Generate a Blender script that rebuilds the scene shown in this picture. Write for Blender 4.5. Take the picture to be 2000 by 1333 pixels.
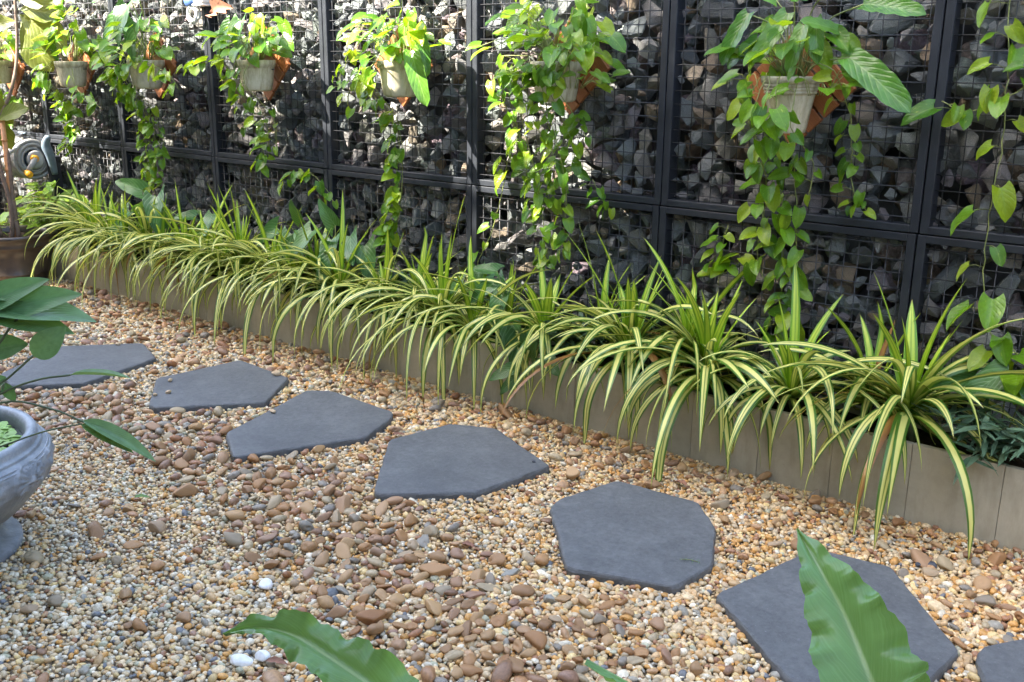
import bpy, bmesh, math, random
import numpy as np
from mathutils import Vector, Matrix, Quaternion

for o in list(bpy.data.objects):
    bpy.data.objects.remove(o)
SC = bpy.context.scene
COL = SC.collection
rnd = random.Random(7)
rng = np.random.default_rng(7)
PI = math.pi
UP = Vector((0, 0, 1))

# ------------------------------------------------------------------ camera
# world: the gabion wall face is the plane y = 0, x runs along it to the right, z is up, metres
YAW, PITCH, ROLL = 0.6898, 0.2716, 0.0096
CAM = Vector((1.0588, -3.4236, 1.4323))
fw = Vector((-math.sin(YAW) * math.cos(PITCH), math.cos(YAW) * math.cos(PITCH), -math.sin(PITCH)))
rt = Vector((math.cos(YAW), math.sin(YAW), 0))
upv = rt.cross(fw)
rt2 = rt * math.cos(ROLL) + upv * math.sin(ROLL)
up2 = -rt * math.sin(ROLL) + upv * math.cos(ROLL)
cd = bpy.data.cameras.new('camera')
cam = bpy.data.objects.new('camera', cd)
COL.objects.link(cam)
cam.matrix_world = Matrix((
    (rt2.x, up2.x, -fw.x, CAM.x), (rt2.y, up2.y, -fw.y, CAM.y), (rt2.z, up2.z, -fw.z, CAM.z), (0, 0, 0, 1)))
cd.sensor_width = 36.0
cd.lens = 1946 / 2000 * 36
cd.clip_start = 0.02
cd.clip_end = 2000
SC.camera = cam

# ------------------------------------------------------------------ light
SUNV = Vector((0.50, 0.80, -1.0)).normalized()          # the way the sunlight travels
EL = math.asin(-SUNV.z)
AZ = math.atan2(-SUNV.x, -SUNV.y)
W = bpy.data.worlds.new('World')
SC.world = W
W.use_nodes = True
wn = W.node_tree
sky = wn.nodes.new('ShaderNodeTexSky')
sky.sky_type = 'NISHITA'
sky.sun_disc = False
sky.sun_elevation = EL
sky.sun_rotation = AZ
sky.dust_density = 3.0
sky.air_density = 1.0
sky.ozone_density = 0.6
bg = wn.nodes['Background']
bg.inputs['Strength'].default_value = 0.12
wn.links.new(sky.outputs[0], bg.inputs['Color'])
sl = bpy.data.lights.new('sun', 'SUN')
sl.energy = 3.6
sl.angle = math.radians(0.5)
sl.color = (1.0, 0.94, 0.84)
so = bpy.data.objects.new('sun', sl)
COL.objects.link(so)
so.rotation_euler = SUNV.to_track_quat('-Z', 'Y').to_euler()
so.location = (-4, -6, 10)
vs = SC.view_settings
vs.view_transform = 'Standard'
vs.look = 'None'
vs.exposure = 3.55
vs.gamma = 1.0
SC.cycles.max_bounces = 8
SC.cycles.use_denoising = True

# ------------------------------------------------------------------ helpers
WLOC = {}


def link(o, parent=None, w=None):
    COL.objects.link(o)
    if parent is not None:
        o.parent = parent
    WLOC[o] = Vector(w) if w is not None else (WLOC[parent] if parent is not None else Vector((0, 0, 0)))
    return o


def tag(o, label=None, cat=None, group=None, kind=None):
    if label: o['label'] = label
    if cat: o['category'] = cat
    if group: o['group'] = group
    if kind: o['kind'] = kind
    return o


def thing(name, label, cat, loc=(0, 0, 0), group=None):
    o = bpy.data.objects.new(name, None)
    o.empty_display_size = 0.05
    o.location = loc
    link(o, None, loc)
    return tag(o, label, cat, group)


def mesh(name, V, F, mat, uv=None, smooth=False, cols=None):
    me = bpy.data.meshes.new(name)
    V = np.asarray(V, dtype=np.float32)
    me.from_pydata([tuple(v) for v in V.tolist()], [], F)
    if uv is not None:
        ul = me.uv_layers.new(name='UVMap')
        idx = np.empty(len(me.loops), dtype=np.int32)
        me.loops.foreach_get('vertex_index', idx)
        ul.data.foreach_set('uv', np.asarray(uv, dtype=np.float32)[idx].ravel())
    if cols is not None:
        ca = me.color_attributes.new('col', 'FLOAT_COLOR', 'POINT')
        c4 = np.ones((len(V), 4), dtype=np.float32)
        c4[:, :3] = cols
        ca.data.foreach_set('color', c4.ravel())
    if smooth:
        me.shade_smooth()
    me.materials.append(mat)
    return me


def big_mesh(name, V, T, mat, cols=None, smooth=True):
    """V (n,3), T (m,3) arrays, fast path"""
    me = bpy.data.meshes.new(name)
    nv, nt = len(V), len(T)
    me.vertices.add(nv)
    me.vertices.foreach_set('co', V.astype(np.float32).ravel())
    me.loops.add(nt * 3)
    me.loops.foreach_set('vertex_index', T.astype(np.int32).ravel())
    me.polygons.add(nt)
    me.polygons.foreach_set('loop_start', np.arange(0, nt * 3, 3, dtype=np.int32))
    me.polygons.foreach_set('loop_total', np.full(nt, 3, dtype=np.int32))
    me.update(calc_edges=True)
    if cols is not None:
        ca = me.color_attributes.new('col', 'FLOAT_COLOR', 'POINT')
        c4 = np.ones((nv, 4), dtype=np.float32)
        c4[:, :3] = cols
        ca.data.foreach_set('color', c4.ravel())
    if smooth:
        me.shade_smooth()
    me.materials.append(mat)
    return me


def part(name, VF, mat, parent=None, uv=None, smooth=False):
    """mesh given in world coordinates, stored relative to its thing's base"""
    V, F = VF
    V = np.asarray(V, dtype=float)
    if parent is not None:
        V = V - np.array(WLOC[parent])
    o = bpy.data.objects.new(name, mesh(name, V, F, mat, uv, smooth))
    return link(o, parent)


def inst(name, me, parent, M):
    """shared mesh placed by a world matrix under a thing"""
    o = bpy.data.objects.new(name, me)
    link(o, parent)
    o.matrix_basis = Matrix.Translation(-WLOC[parent]) @ M
    return o


def join(parts):
    V, F = [], []
    for v, f in parts:
        n = len(V)
        V.extend([tuple(p) for p in v])
        F.extend([tuple(i + n for i in q) for q in f])
    return V, F


def bm_out(bm):
    bm.verts.ensure_lookup_table()
    bm.verts.index_update()
    V = [tuple(v.co) for v in bm.verts]
    F = [tuple(v.index for v in f.verts) for f in bm.faces]
    bm.free()
    return V, F


def box(lo, hi, bev=0.0, seg=1):
    bm = bmesh.new()
    bmesh.ops.create_cube(bm, size=1.0)
    c = [(a + b) / 2 for a, b in zip(lo, hi)]
    s = [b - a for a, b in zip(lo, hi)]
    for v in bm.verts:
        v.co = Vector((v.co.x * s[0] + c[0], v.co.y * s[1] + c[1], v.co.z * s[2] + c[2]))
    if bev > 0:
        bmesh.ops.bevel(bm, geom=bm.edges[:], offset=bev, segments=seg, affect='EDGES')
    return bm_out(bm)


def xform(VF, M):
    return [tuple(M @ Vector(v)) for v in VF[0]], VF[1]


def tube(pts, rad, n=6, cap=True):
    pts = [Vector(p) for p in pts]
    if not hasattr(rad, '__len__'):
        rad = [rad] * len(pts)
    V, F = [], []
    ref = None
    for i, p in enumerate(pts):
        d = (pts[min(i + 1, len(pts) - 1)] - pts[max(i - 1, 0)])
        if d.length < 1e-9: d = Vector((0, 0, 1))
        d.normalize()
        if ref is None:
            ref = d.orthogonal().normalized()
        ref = (ref - d * ref.dot(d))
        ref = ref.normalized() if ref.length > 1e-6 else d.orthogonal().normalized()
        b = d.cross(ref)
        for k in range(n):
            a = 2 * PI * k / n
            V.append(tuple(p + (ref * math.cos(a) + b * math.sin(a)) * rad[i]))
    for i in range(len(pts) - 1):
        for k in range(n):
            k2 = (k + 1) % n
            F.append((i * n + k, i * n + k2, (i + 1) * n + k2, (i + 1) * n + k))
    if cap:
        F.append(tuple(range(n - 1, -1, -1)))
        F.append(tuple((len(pts) - 1) * n + k for k in range(n)))
    return V, F


def lathe(prof, c, n=32, rmod=None):
    V, F = [], []
    for i, (r, z) in enumerate(prof):
        for k in range(n):
            a = 2 * PI * k / n
            rr = r if rmod is None else rmod(i, a, r)
            V.append((c[0] + rr * math.cos(a), c[1] + rr * math.sin(a), c[2] + z))
    for i in range(len(prof) - 1):
        for k in range(n):
            k2 = (k + 1) % n
            F.append((i * n + k, i * n + k2, (i + 1) * n + k2, (i + 1) * n + k))
    return V, F


def smooth_path(pts, n=4):
    """Catmull-Rom"""
    P = [Vector(p) for p in pts]
    P = [P[0] * 2 - P[1]] + P + [P[-1] * 2 - P[-2]]
    out = []
    for i in range(1, len(P) - 2):
        for k in range(n):
            t = k / n
            out.append(0.5 * ((2 * P[i]) + (P[i + 1] - P[i - 1]) * t + (2 * P[i - 1] - 5 * P[i] + 4 * P[i + 1] - P[i + 2]) * t * t
                              + (3 * P[i] - P[i - 1] - 3 * P[i + 1] + P[i + 2]) * t ** 3))
    out.append(P[-2])
    return out


def frame(pos, d, nrm, s=1.0):
    d = Vector(d).normalized()
    n = Vector(nrm)
    n = n - d * n.dot(d)
    if n.length < 1e-4: n = d.orthogonal()
    n.normalize()
    y = n.cross(d)
    p = Vector(pos)
    return Matrix(((d.x * s, y.x * s, n.x * s, p.x), (d.y * s, y.y * s, n.y * s, p.y), (d.z * s, y.z * s, n.z * s, p.z), (0, 0, 0, 1)))


def jit(a):
    return Vector((rnd.uniform(-a, a), rnd.uniform(-a, a), rnd.uniform(-a, a)))


# ------------------------------------------------------------------ materials
class NT:
    def __init__(s, name):
        s.m = bpy.data.materials.new(name)
        s.m.use_nodes = True
        s.t = s.m.node_tree
        s.b = s.t.nodes['Principled BSDF']
        s.out = s.t.nodes['Material Output']

    def n(s, typ, **kw):
        nd = s.t.nodes.new('ShaderNode' + typ)
        for k, v in kw.items():
            setattr(nd, k, v)
        return nd

    def l(s, a, b):
        s.t.links.new(a, b)

    def noise(s, scale, detail=4, rough=0.6, vec=None, coord='Object', stretch=None):
        nz = s.n('TexNoise')
        nz.inputs['Scale'].default_value = scale
        nz.inputs['Detail'].default_value = detail
        nz.inputs['Roughness'].default_value = rough
        if vec is None:
            vec = s.n('TexCoord').outputs[coord]
        if stretch:
            mp = s.n('Mapping')
            mp.inputs['Scale'].default_value = stretch
            s.l(vec, mp.inputs['Vector'])
            vec = mp.outputs[0]
        s.l(vec, nz.inputs['Vector'])
        return nz.outputs['Fac']

    def ramp(s, fac, stops, interp='LINEAR'):
        r = s.n('ValToRGB')
        r.color_ramp.interpolation = interp
        e = r.color_ramp.elements
        while len(e) < len(stops): e.new(0.5)
        for el, (p, c) in zip(e, stops):
            el.position = p
            el.color = (*c, 1) if len(c) == 3 else c
        s.l(fac, r.inputs['Fac'])
        return r.outputs['Color']

    def mix(s, fac, a, b, mode='MIX'):
        m = s.n('Mix', data_type='RGBA', blend_type=mode)
        for sock, v in ((m.inputs[0], fac), (m.inputs[6], a), (m.inputs[7], b)):
            if hasattr(v, 'is_linked'):
                s.l(v, sock)
            else:
                sock.default_value = v if not isinstance(v, tuple) else (*v, 1)
        return m.outputs[2]

    def math(s, op, a, b=None):
        m = s.n('Math', operation=op)
        for i, v in enumerate((a, b)):
            if v is None: continue
            if hasattr(v, 'is_linked'):
                s.l(v, m.inputs[i])
            else:
                m.inputs[i].default_value = v
        return m.outputs[0]

    def bump(s, h, strength=0.3, dist=0.01):
        b = s.n('Bump')
        b.inputs['Strength'].default_value = strength
        b.inputs['Distance'].default_value = dist
        s.l(h, b.inputs['Height'])
        s.l(b.outputs[0], s.b.inputs['Normal'])

    def base(s, c):
        if hasattr(c, 'is_linked'):
            s.l(c, s.b.inputs['Base Color'])
        else:
            s.b.inputs['Base Color'].default_value = (*c, 1)

    def set(s, rough=0.6, spec=0.5, metal=0.0):
        s.b.inputs['Roughness'].default_value = rough
        s.b.inputs['Specular IOR Level'].default_value = spec
        s.b.inputs['Metallic'].default_value = metal

    def translucent(s, col, amt):
        tr = s.n('BsdfTranslucent')
        if hasattr(col, 'is_linked'):
            s.l(col, tr.inputs['Color'])
        else:
            tr.inputs['Color'].default_value = (*col, 1)
        mx = s.n('MixShader')
        mx.inputs[0].default_value = amt
        s.l(s.b.outputs[0], mx.inputs[1])
        s.l(tr.outputs[0], mx.inputs[2])
        s.l(mx.outputs[0], s.out.inputs['Surface'])


def objrand(t):
    return t.n('ObjectInfo').outputs['Random']


MT = {}
# crushed rock, one colour per stone
STONE_RAMP = [(0.0, (0.10, 0.107, 0.108)), (0.18, (0.17, 0.187, 0.183)), (0.36, (0.235, 0.255, 0.248)), (0.50, (0.27, 0.225, 0.215)),
              (0.62, (0.235, 0.27, 0.245)), (0.75, (0.26, 0.195, 0.13)), (0.88, (0.36, 0.36, 0.335)), (1.0, (0.20, 0.155, 0.175))]
for nm, attr in (('rock', False), ('rock_fill', True)):
    t = NT(nm)
    if attr:
        a = t.n('Attribute'); a.attribute_name = 'col'
        c = a.outputs['Color']
    else:
        c = t.ramp(objrand(t), STONE_RAMP)
    n1 = t.noise(22, 5, 0.7)
    n2 = t.noise(70, 4, 0.7)
    c = t.mix(1.0, c, t.ramp(n1, [(0.3, (0.52, 0.52, 0.53)), (0.52, (1.0, 1.0, 1.0)), (0.70, (1.65, 1.62, 1.55))]), 'MULTIPLY')
    c = t.mix(t.ramp(n2, [(0.60, (0, 0, 0)), (0.70, (0.4, 0.4, 0.4))]), c, (0.42, 0.42, 0.40))
    t.base(c); t.set(0.72, 0.4)
    t.bump(t.math('ADD', n1, t.math('MULTIPLY', n2, 0.6)), 0.8, 0.016)
    MT[nm] = t.m
t = NT('painted_steel')
n1 = t.noise(9, 5, 0.65)
c = t.ramp(n1, [(0.3, (0.014, 0.016, 0.020)), (0.7, (0.025, 0.028, 0.034))])
c = t.mix(t.ramp(t.noise(5, 6, 0.75, coord='Generated'), [(0.68, (0, 0, 0)), (0.74, (0.5, 0.5, 0.5))]), c, (0.05, 0.03, 0.018))
t.base(c); t.set(0.5, 0.3)
t.bump(t.noise(160, 2), 0.06, 0.002)
MT['steel'] = t.m
t = NT('wire')
c = t.ramp(t.noise(7, 4, 0.6), [(0.3, (0.022, 0.024, 0.027)), (0.62, (0.05, 0.05, 0.053)), (0.75, (0.07, 0.05, 0.035))])
t.base(c); t.set(0.42, 0.4, 0.2)
MT['wire'] = t.m
t = NT('concrete_panel')
n1 = t.noise(4.5, 7, 0.7)
n2 = t.noise(6.0, 5, 0.7, stretch=(2.2, 2.2, 0.5))
c = t.ramp(n1, [(0.25, (0.30, 0.275, 0.195)), (0.5, (0.42, 0.38, 0.275)), (0.75, (0.52, 0.475, 0.355))])
c = t.mix(1.0, c, t.ramp(n2, [(0.32, (0.78, 0.76, 0.72)), (0.52, (1, 1, 1))]), 'MULTIPLY')
c = t.mix(t.ramp(t.noise(45, 5, 0.75), [(0.64, (0, 0, 0)), (0.72, (0.35, 0.35, 0.35))]), c, (0.16, 0.13, 0.09))
c = t.mix(0.2, c, t.ramp(objrand(t), [(0, (0.31, 0.275, 0.205)), (1, (0.48, 0.425, 0.32))]))
t.base(c); t.set(0.8, 0.3)
t.bump(t.noise(60, 5, 0.7), 0.15, 0.004)
MT['concrete'] = t.m
t = NT('soil')
c = t.ramp(t.noise(40, 5, 0.7), [(0.3, (0.018, 0.013, 0.009)), (0.7, (0.07, 0.048, 0.03))])
t.base(c); t.set(0.95, 0.1)
t.bump(t.noise(60, 5, 0.7), 1.0, 0.02)
MT['soil'] = t.m
t = NT('slate_slab')
n1 = t.noise(4.0, 6, 0.6); n2 = t.noise(60, 5, 0.75); n3 = t.noise(14, 5, 0.65)
c = t.ramp(n1, [(0.25, (0.078, 0.081, 0.081)), (0.75, (0.112, 0.116, 0.115))])
c = t.mix(1.0, c, t.ramp(n2, [(0.3, (0.74, 0.74, 0.75)), (0.7, (1.26, 1.25, 1.23))]), 'MULTIPLY')
c = t.mix(t.ramp(n3, [(0.50, (0, 0, 0)), (0.72, (0.5, 0.5, 0.5))]), c, (0.155, 0.158, 0.155))
c = t.mix(t.ramp(t.noise(2.2, 6, 0.7), [(0.52, (0, 0, 0)), (0.66, (0.45, 0.45, 0.45))]), c, (0.062, 0.066, 0.07))
c = t.mix(t.ramp(t.noise(190, 2, 0.5), [(0.70, (0, 0, 0)), (0.76, (0.6, 0.6, 0.6))]), c, (0.25, 0.25, 0.25))
t.base(c); t.set(0.62, 0.4)
t.bump(t.math('ADD', n2, t.math('MULTIPLY', n3, 1.5)), 0.5, 0.005)
MT['slab'] = t.m
t = NT('gravel_pebble')
a = t.n('Attribute'); a.attribute_name = 'col'
n1 = t.noise(140, 4, 0.65)
c = t.mix(1.0, a.outputs['Color'], t.ramp(n1, [(0.3, (0.72, 0.70, 0.66)), (0.65, (1.18, 1.17, 1.14))]), 'MULTIPLY')
t.base(c); t.set(0.5, 0.45)
t.bump(t.noise(300, 3), 0.12, 0.002)
MT['pebble'] = t.m
t = NT('river_pebble')
c = t.ramp(objrand(t), [(0.0, (0.25, 0.12, 0.045)), (0.2, (0.35, 0.195, 0.082)), (0.4, (0.22, 0.126, 0.060)), (0.58, (0.40, 0.25, 0.115)),
                        (0.76, (0.27, 0.155, 0.098)), (0.88, (0.36, 0.28, 0.165)), (0.97, (0.20, 0.165, 0.12)), (1.0, (0.25, 0.24, 0.20))])
c = t.mix(1.0, c, t.ramp(t.noise(60, 5, 0.7), [(0.3, (0.72, 0.70, 0.67)), (0.65, (1.2, 1.18, 1.15))]), 'MULTIPLY')
t.base(c); t.set(0.6, 0.4)
t.bump(t.noise(180, 4), 0.2, 0.002)
MT['river'] = t.m
for nm, c0, c1 in (('white_pebble', (0.62, 0.60, 0.55), (0.80, 0.79, 0.76)), ('dark_chip', (0.03, 0.033, 0.04), (0.07, 0.075, 0.085)),
                   ('ochre_pebble', (0.40, 0.26, 0.13), (0.55, 0.42, 0.27))):
    t = NT(nm)
    t.base(t.ramp(t.noise(50, 4), [(0.3, c0), (0.7, c1)])); t.set(0.55, 0.4)
    t.bump(t.noise(200, 3), 0.15, 0.002)
    MT[nm] = t.m
t = NT('gravel_base')
vo = t.n('TexVoronoi'); vo.inputs['Scale'].default_value = 70
t.l(t.n('TexCoord').outputs['Object'], vo.inputs['Vector'])
c = t.ramp(vo.outputs['Color'], [(0.1, (0.16, 0.10, 0.06)), (0.4, (0.30, 0.22, 0.14)), (0.7, (0.42, 0.34, 0.23)), (0.95, (0.50, 0.46, 0.38))])
t.base(c); t.set(0.85, 0.2)
t.bump(t.math('SUBTRACT', 1.0, vo.outputs['Distance']), 0.8, 0.01)
MT['gravel_base'] = t.m
t = NT('cement_wall')
t.base(t.ramp(t.noise(3, 5), [(0.3, (0.08, 0.08, 0.08)), (0.7, (0.13, 0.13, 0.125))])); t.set(0.9, 0.2)
MT['cement'] = t.m
t = NT('render')
t.base(t.ramp(t.noise(3, 5), [(0.3, (0.24, 0.23, 0.21)), (0.7, (0.32, 0.31, 0.28))])); t.set(0.9, 0.2)
MT['render'] = t.m
t = NT('stained_wood')
n1 = t.noise(30, 4, 0.6, stretch=(0.6, 12, 12))
c = t.ramp(n1, [(0.25, (0.15, 0.045, 0.015)), (0.5, (0.27, 0.09, 0.027)), (0.75, (0.36, 0.135, 0.045))])
c = t.mix(0.3, c, t.ramp(objrand(t), [(0, (0.17, 0.065, 0.03)), (1, (0.42, 0.15, 0.05))]))
t.base(c); t.set(0.5, 0.4)
t.bump(n1, 0.2, 0.003)
MT['wood'] = t.m
t = NT('cream_plastic')
c = t.ramp(t.noise(9, 5, 0.7), [(0.25, (0.30, 0.25, 0.165)), (0.5, (0.50, 0.44, 0.32)), (0.75, (0.62, 0.56, 0.44))])
c = t.mix(1.0, c, t.ramp(t.noise(14, 5, 0.7, stretch=(3, 3, 0.4)), [(0.32, (0.50, 0.45, 0.36)), (0.56, (1, 1, 1))]), 'MULTIPLY')
t.base(c); t.set(0.5, 0.4)
MT['cream'] = t.m
t = NT('dark_pot')
c = t.ramp(t.noise(7, 5, 0.65), [(0.3, (0.035, 0.027, 0.021)), (0.7, (0.075, 0.056, 0.042))])
c = t.mix(t.ramp(t.noise(40, 4, 0.7), [(0.66, (0, 0, 0)), (0.72, (0.6, 0.6, 0.6))]), c, (0.25, 0.22, 0.18))
t.base(c); t.set(0.33, 0.5)
MT['darkpot'] = t.m
t = NT('urn_paint')
n1 = t.noise(12, 5, 0.65)
c = t.ramp(n1, [(0.25, (0.13, 0.138, 0.143)), (0.55, (0.25, 0.262, 0.272)), (0.8, (0.40, 0.41, 0.415))])
c = t.mix(t.ramp(t.noise(30, 5, 0.75), [(0.6, (0, 0, 0)), (0.72, (0.5, 0.5, 0.5))]), c, (0.40, 0.41, 0.41))
t.base(c); t.set(0.45, 0.5)
t.bump(t.math('ADD', t.noise(70, 4, 0.7), t.noise(18, 5, 0.6)), 0.35, 0.006)
MT['urn'] = t.m
for nm, c0, c1, ro in (('grey_hose', (0.22, 0.22, 0.21), (0.32, 0.31, 0.29), 0.45), ('orange_plastic', (0.62, 0.26, 0.01), (0.75, 0.36, 0.02), 0.35),
                       ('blue_grey_plastic', (0.10, 0.14, 0.18), (0.16, 0.20, 0.24), 0.4), ('white_plastic', (0.50, 0.50, 0.45), (0.62, 0.62, 0.58), 0.45),
                       ('blue_cap', (0.05, 0.10, 0.28), (0.09, 0.16, 0.36), 0.4),
                       ('bark', (0.10, 0.065, 0.045), (0.24, 0.16, 0.11), 0.85), ('bamboo', (0.42, 0.17, 0.06), (0.60, 0.28, 0.11), 0.5),
                       ('vine_stem', (0.13, 0.16, 0.04), (0.30, 0.32, 0.10), 0.5), ('dark_stem', (0.05, 0.07, 0.03), (0.10, 0.12, 0.05), 0.5),
                       ('root', (0.16, 0.10, 0.06), (0.30, 0.2, 0.12), 0.8), ('dry_leaf', (0.14, 0.06, 0.035), (0.34, 0.16, 0.09), 0.75),
                       ('water', (0.01, 0.02, 0.012), (0.02, 0.035, 0.02), 0.06)):
    t = NT(nm)
    nz = t.noise(25, 5, 0.7)
    t.base(t.ramp(nz, [(0.3, c0), (0.7, c1)])); t.set(ro, 0.5)
    if nm == 'bark': t.bump(nz, 0.6, 0.01)
    MT[nm] = t.m


def leafmat(name, dark, light, vein, rough=0.35, trans=0.28, trcol=(0.35, 0.5, 0.04), patch=None, nveins=7, veinstr=0.5, slope=0.9, yellow=None):
    t = NT(name)
    uv = t.n('UVMap').outputs[0]
    sx = t.n('SeparateXYZ'); t.l(uv, sx.inputs[0])
    u, v = sx.outputs[0], sx.outputs[1]
    av = t.math('ABSOLUTE', t.math('SUBTRACT', v, 0.5))
    r = objrand(t)
    c = t.mix(r, dark, light)
    if yellow:
        c = t.mix(t.ramp(t.math('FRACT', t.math('MULTIPLY', r, 7.3)), [(yellow[0], (0, 0, 0)), (1.0, (1, 1, 1))]), c, yellow[1])
    nz = t.noise(9, 3, 0.5)
    c = t.mix(1.0, c, t.ramp(nz, [(0.3, (0.8, 0.8, 0.8)), (0.7, (1.2, 1.2, 1.2))]), 'MULTIPLY')
    # side veins
    ph = t.math('SUBTRACT', u, t.math('MULTIPLY', av, slope))
    sv = t.math('ABSOLUTE', t.math('SUBTRACT', t.math('FRACT', t.math('MULTIPLY', ph, nveins)), 0.5))
    svm = t.ramp(sv, [(0.0, (veinstr,) * 3), (0.16, (0, 0, 0))])
    c = t.mix(svm, c, vein)
    if patch:
        pc, lo = patch
        oi = t.n('ObjectInfo')
        vv = t.n('VectorMath', operation='ADD')
        mp = t.n('Mapping'); mp.inputs['Scale'].default_value = (2.2, 5.0, 1.0)
        t.l(uv, mp.inputs['Vector'])
        sc = t.n('VectorMath', operation='SCALE'); sc.inputs[3].default_value = 37.0
        cb = t.n('CombineXYZ'); t.l(oi.outputs['Random'], cb.inputs[0]); t.l(oi.outputs['Random'], cb.inputs[1])
        t.l(cb.outputs[0], sc.inputs[0])
        t.l(mp.outputs[0], vv.inputs[0]); t.l(sc.outputs[0], vv.inputs[1])
        pn = t.noise(1.6, 4, 0.6, vec=vv.outputs[0])
        c = t.mix(t.ramp(pn, [(lo, (0, 0, 0)), (lo + 0.05, (0.85, 0.85, 0.85))]), c, pc)
    c = t.mix(t.ramp(av, [(0.012, (0.75,) * 3), (0.035, (0, 0, 0))]), c, vein)
    if nveins >= 20:
        stv = t.n('CombineXYZ'); t.l(ph, stv.inputs[0]); t.l(av, stv.inputs[1])
        fs = t.noise(1.0, 3, 0.7, vec=stv.outputs[0], stretch=(70, 2.0, 1))
        c = t.mix(1.0, c, t.ramp(fs, [(0.3, (0.80, 0.82, 0.78)), (0.7, (1.18, 1.16, 1.2))]), 'MULTIPLY')
        sp_ = t.noise(26, 4, 0.7, vec=uv, stretch=(4, 1, 1))
        c = t.mix(t.ramp(sp_, [(0.70, (0, 0, 0)), (0.76, (0.5, 0.5, 0.5))]), c, (0.20, 0.16, 0.05))
    t.base(c); t.set(rough, 0.38)
    t.bump(t.math('SUBTRACT', t.math('MINIMUM', t.math('MULTIPLY', sv, 4.0), 1.0), t.math('MULTIPLY', nz, 0.3)), 0.22 if nveins < 20 else 0.05, 0.004)
    t.translucent(t.mix(0.65, c, trcol), trans)
    MT[name] = t.m


leafmat('pothos', (0.036, 0.125, 0.008), (0.125, 0.265, 0.012), (0.19, 0.32, 0.035), 0.28, 0.40, (0.40, 0.60, 0.01), ((0.42, 0.50, 0.07), 0.62), 6, 0.12, 0.9, (0.55, (0.26, 0.34, 0.015)))
leafmat('philodendron', (0.035, 0.115, 0.014), (0.085, 0.195, 0.022), (0.17, 0.28, 0.07), 0.27, 0.25, (0.33, 0.5, 0.03), None, 8, 0.35, 0.7)
leafmat('syngonium', (0.028, 0.10, 0.024), (0.06, 0.15, 0.032), (0.16, 0.29, 0.10), 0.32, 0.25, (0.28, 0.5, 0.05), None, 7, 0.8, 1.1)
leafmat('lance', (0.055, 0.11, 0.065), (0.11, 0.18, 0.11), (0.10, 0.16, 0.09), 0.38, 0.15, (0.15, 0.3, 0.05), None, 9, 0.1)
leafmat('fiddle', (0.11, 0.14, 0.022), (0.17, 0.19, 0.03), (0.30, 0.32, 0.09), 0.4, 0.35, (0.45, 0.45, 0.03), None, 8, 0.6, 0.9)
leafmat('aquatic', (0.07, 0.16, 0.055), (0.12, 0.21, 0.085), (0.13, 0.22, 0.10), 0.28, 0.22, (0.3, 0.5, 0.04), None, 10, 0.15, 1.2)
leafmat('bright_leaf', (0.16, 0.30, 0.03), (0.30, 0.44, 0.05), (0.30, 0.40, 0.12), 0.35, 0.32, (0.45, 0.6, 0.04), ((0.45, 0.50, 0.2), 0.62), 6, 0.3)
leafmat('fern_frond', (0.12, 0.235, 0.065), (0.14, 0.255, 0.072), (0.34, 0.46, 0.19), 0.2, 0.35, (0.3, 0.5, 0.04), None, 45, 0.07, 0.5)
leafmat('canopy_leaf', (0.05, 0.11, 0.02), (0.07, 0.14, 0.03), (0.1, 0.2, 0.05), 0.5, 0.15, (0.2, 0.35, 0.03))
leafmat('duckweed', (0.20, 0.36, 0.06), (0.28, 0.42, 0.09), (0.25, 0.36, 0.1), 0.5, 0.15, (0.3, 0.45, 0.05))


def stripemat(name, green, yellow, dry=False, young=(0.20, 0.36, 0.015), reach=0.32):
    t = NT(name)
    uv = t.n('UVMap').outputs[0]
    sx = t.n('SeparateXYZ'); t.l(uv, sx.inputs[0])
    u, v = sx.outputs[0], sx.outputs[1]
    nz = t.noise(3.0, 2, 0.5, vec=uv, stretch=(1.5, 14, 1))
    vv = t.math('ADD', v, t.math('MULTIPLY', t.math('SUBTRACT', nz, 0.5), 0.06))
    r = objrand(t)
    mid = tuple(0.55 * a + 0.45 * b for a, b in zip(yellow, green))
    c = t.ramp(vv, [(0.0, green), (0.19, green), (0.235, yellow), (0.40, yellow), (0.455, mid), (0.50, green), (0.545, mid), (0.60, yellow), (0.765, yellow), (0.81, green)])
    c2 = t.ramp(vv, [(0.0, green), (0.22, green), (0.27, yellow), (0.73, yellow), (0.78, green)])
    c = t.mix(t.math('GREATER_THAN', r, 0.55), c, c2)
    # young, greener leaf base
    c = t.mix(t.ramp(u, [(0.0, (0.85,) * 3), (reach, (0, 0, 0))]), c, young)
    c = t.mix(t.math('MULTIPLY', r, 0.15), c, (0.20, 0.32, 0.03))
    # browned tip
    c = t.mix(t.ramp(u, [(0.95, (0, 0, 0)), (1.0, (0.8,) * 3)]), c, (0.25, 0.15, 0.05))
    if dry:
        c = t.ramp(vv, [(0.0, (0.16, 0.06, 0.02)), (0.3, (0.36, 0.20, 0.05)), (0.6, (0.30, 0.13, 0.04)), (1.0, (0.2, 0.08, 0.03))])
    t.base(c); t.set(0.36, 0.45)
    t.bump(t.noise(3.0, 2, 0.5, vec=uv, stretch=(0.5, 40, 1)), 0.15, 0.002)
    t.translucent(t.mix(0.4, c, (0.45, 0.55, 0.05)), 0.28)
    MT[name] = t.m


stripemat('striped_leaf', (0.035, 0.125, 0.016), (0.72, 0.67, 0.20))
stripemat('young_leaf', (0.10, 0.26, 0.015), (0.52, 0.62, 0.06), False, (0.30, 0.50, 0.012), 0.7)
stripemat('dry_blade', (0.2, 0.1, 0.03), (0.4, 0.25, 0.08), True)


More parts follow.
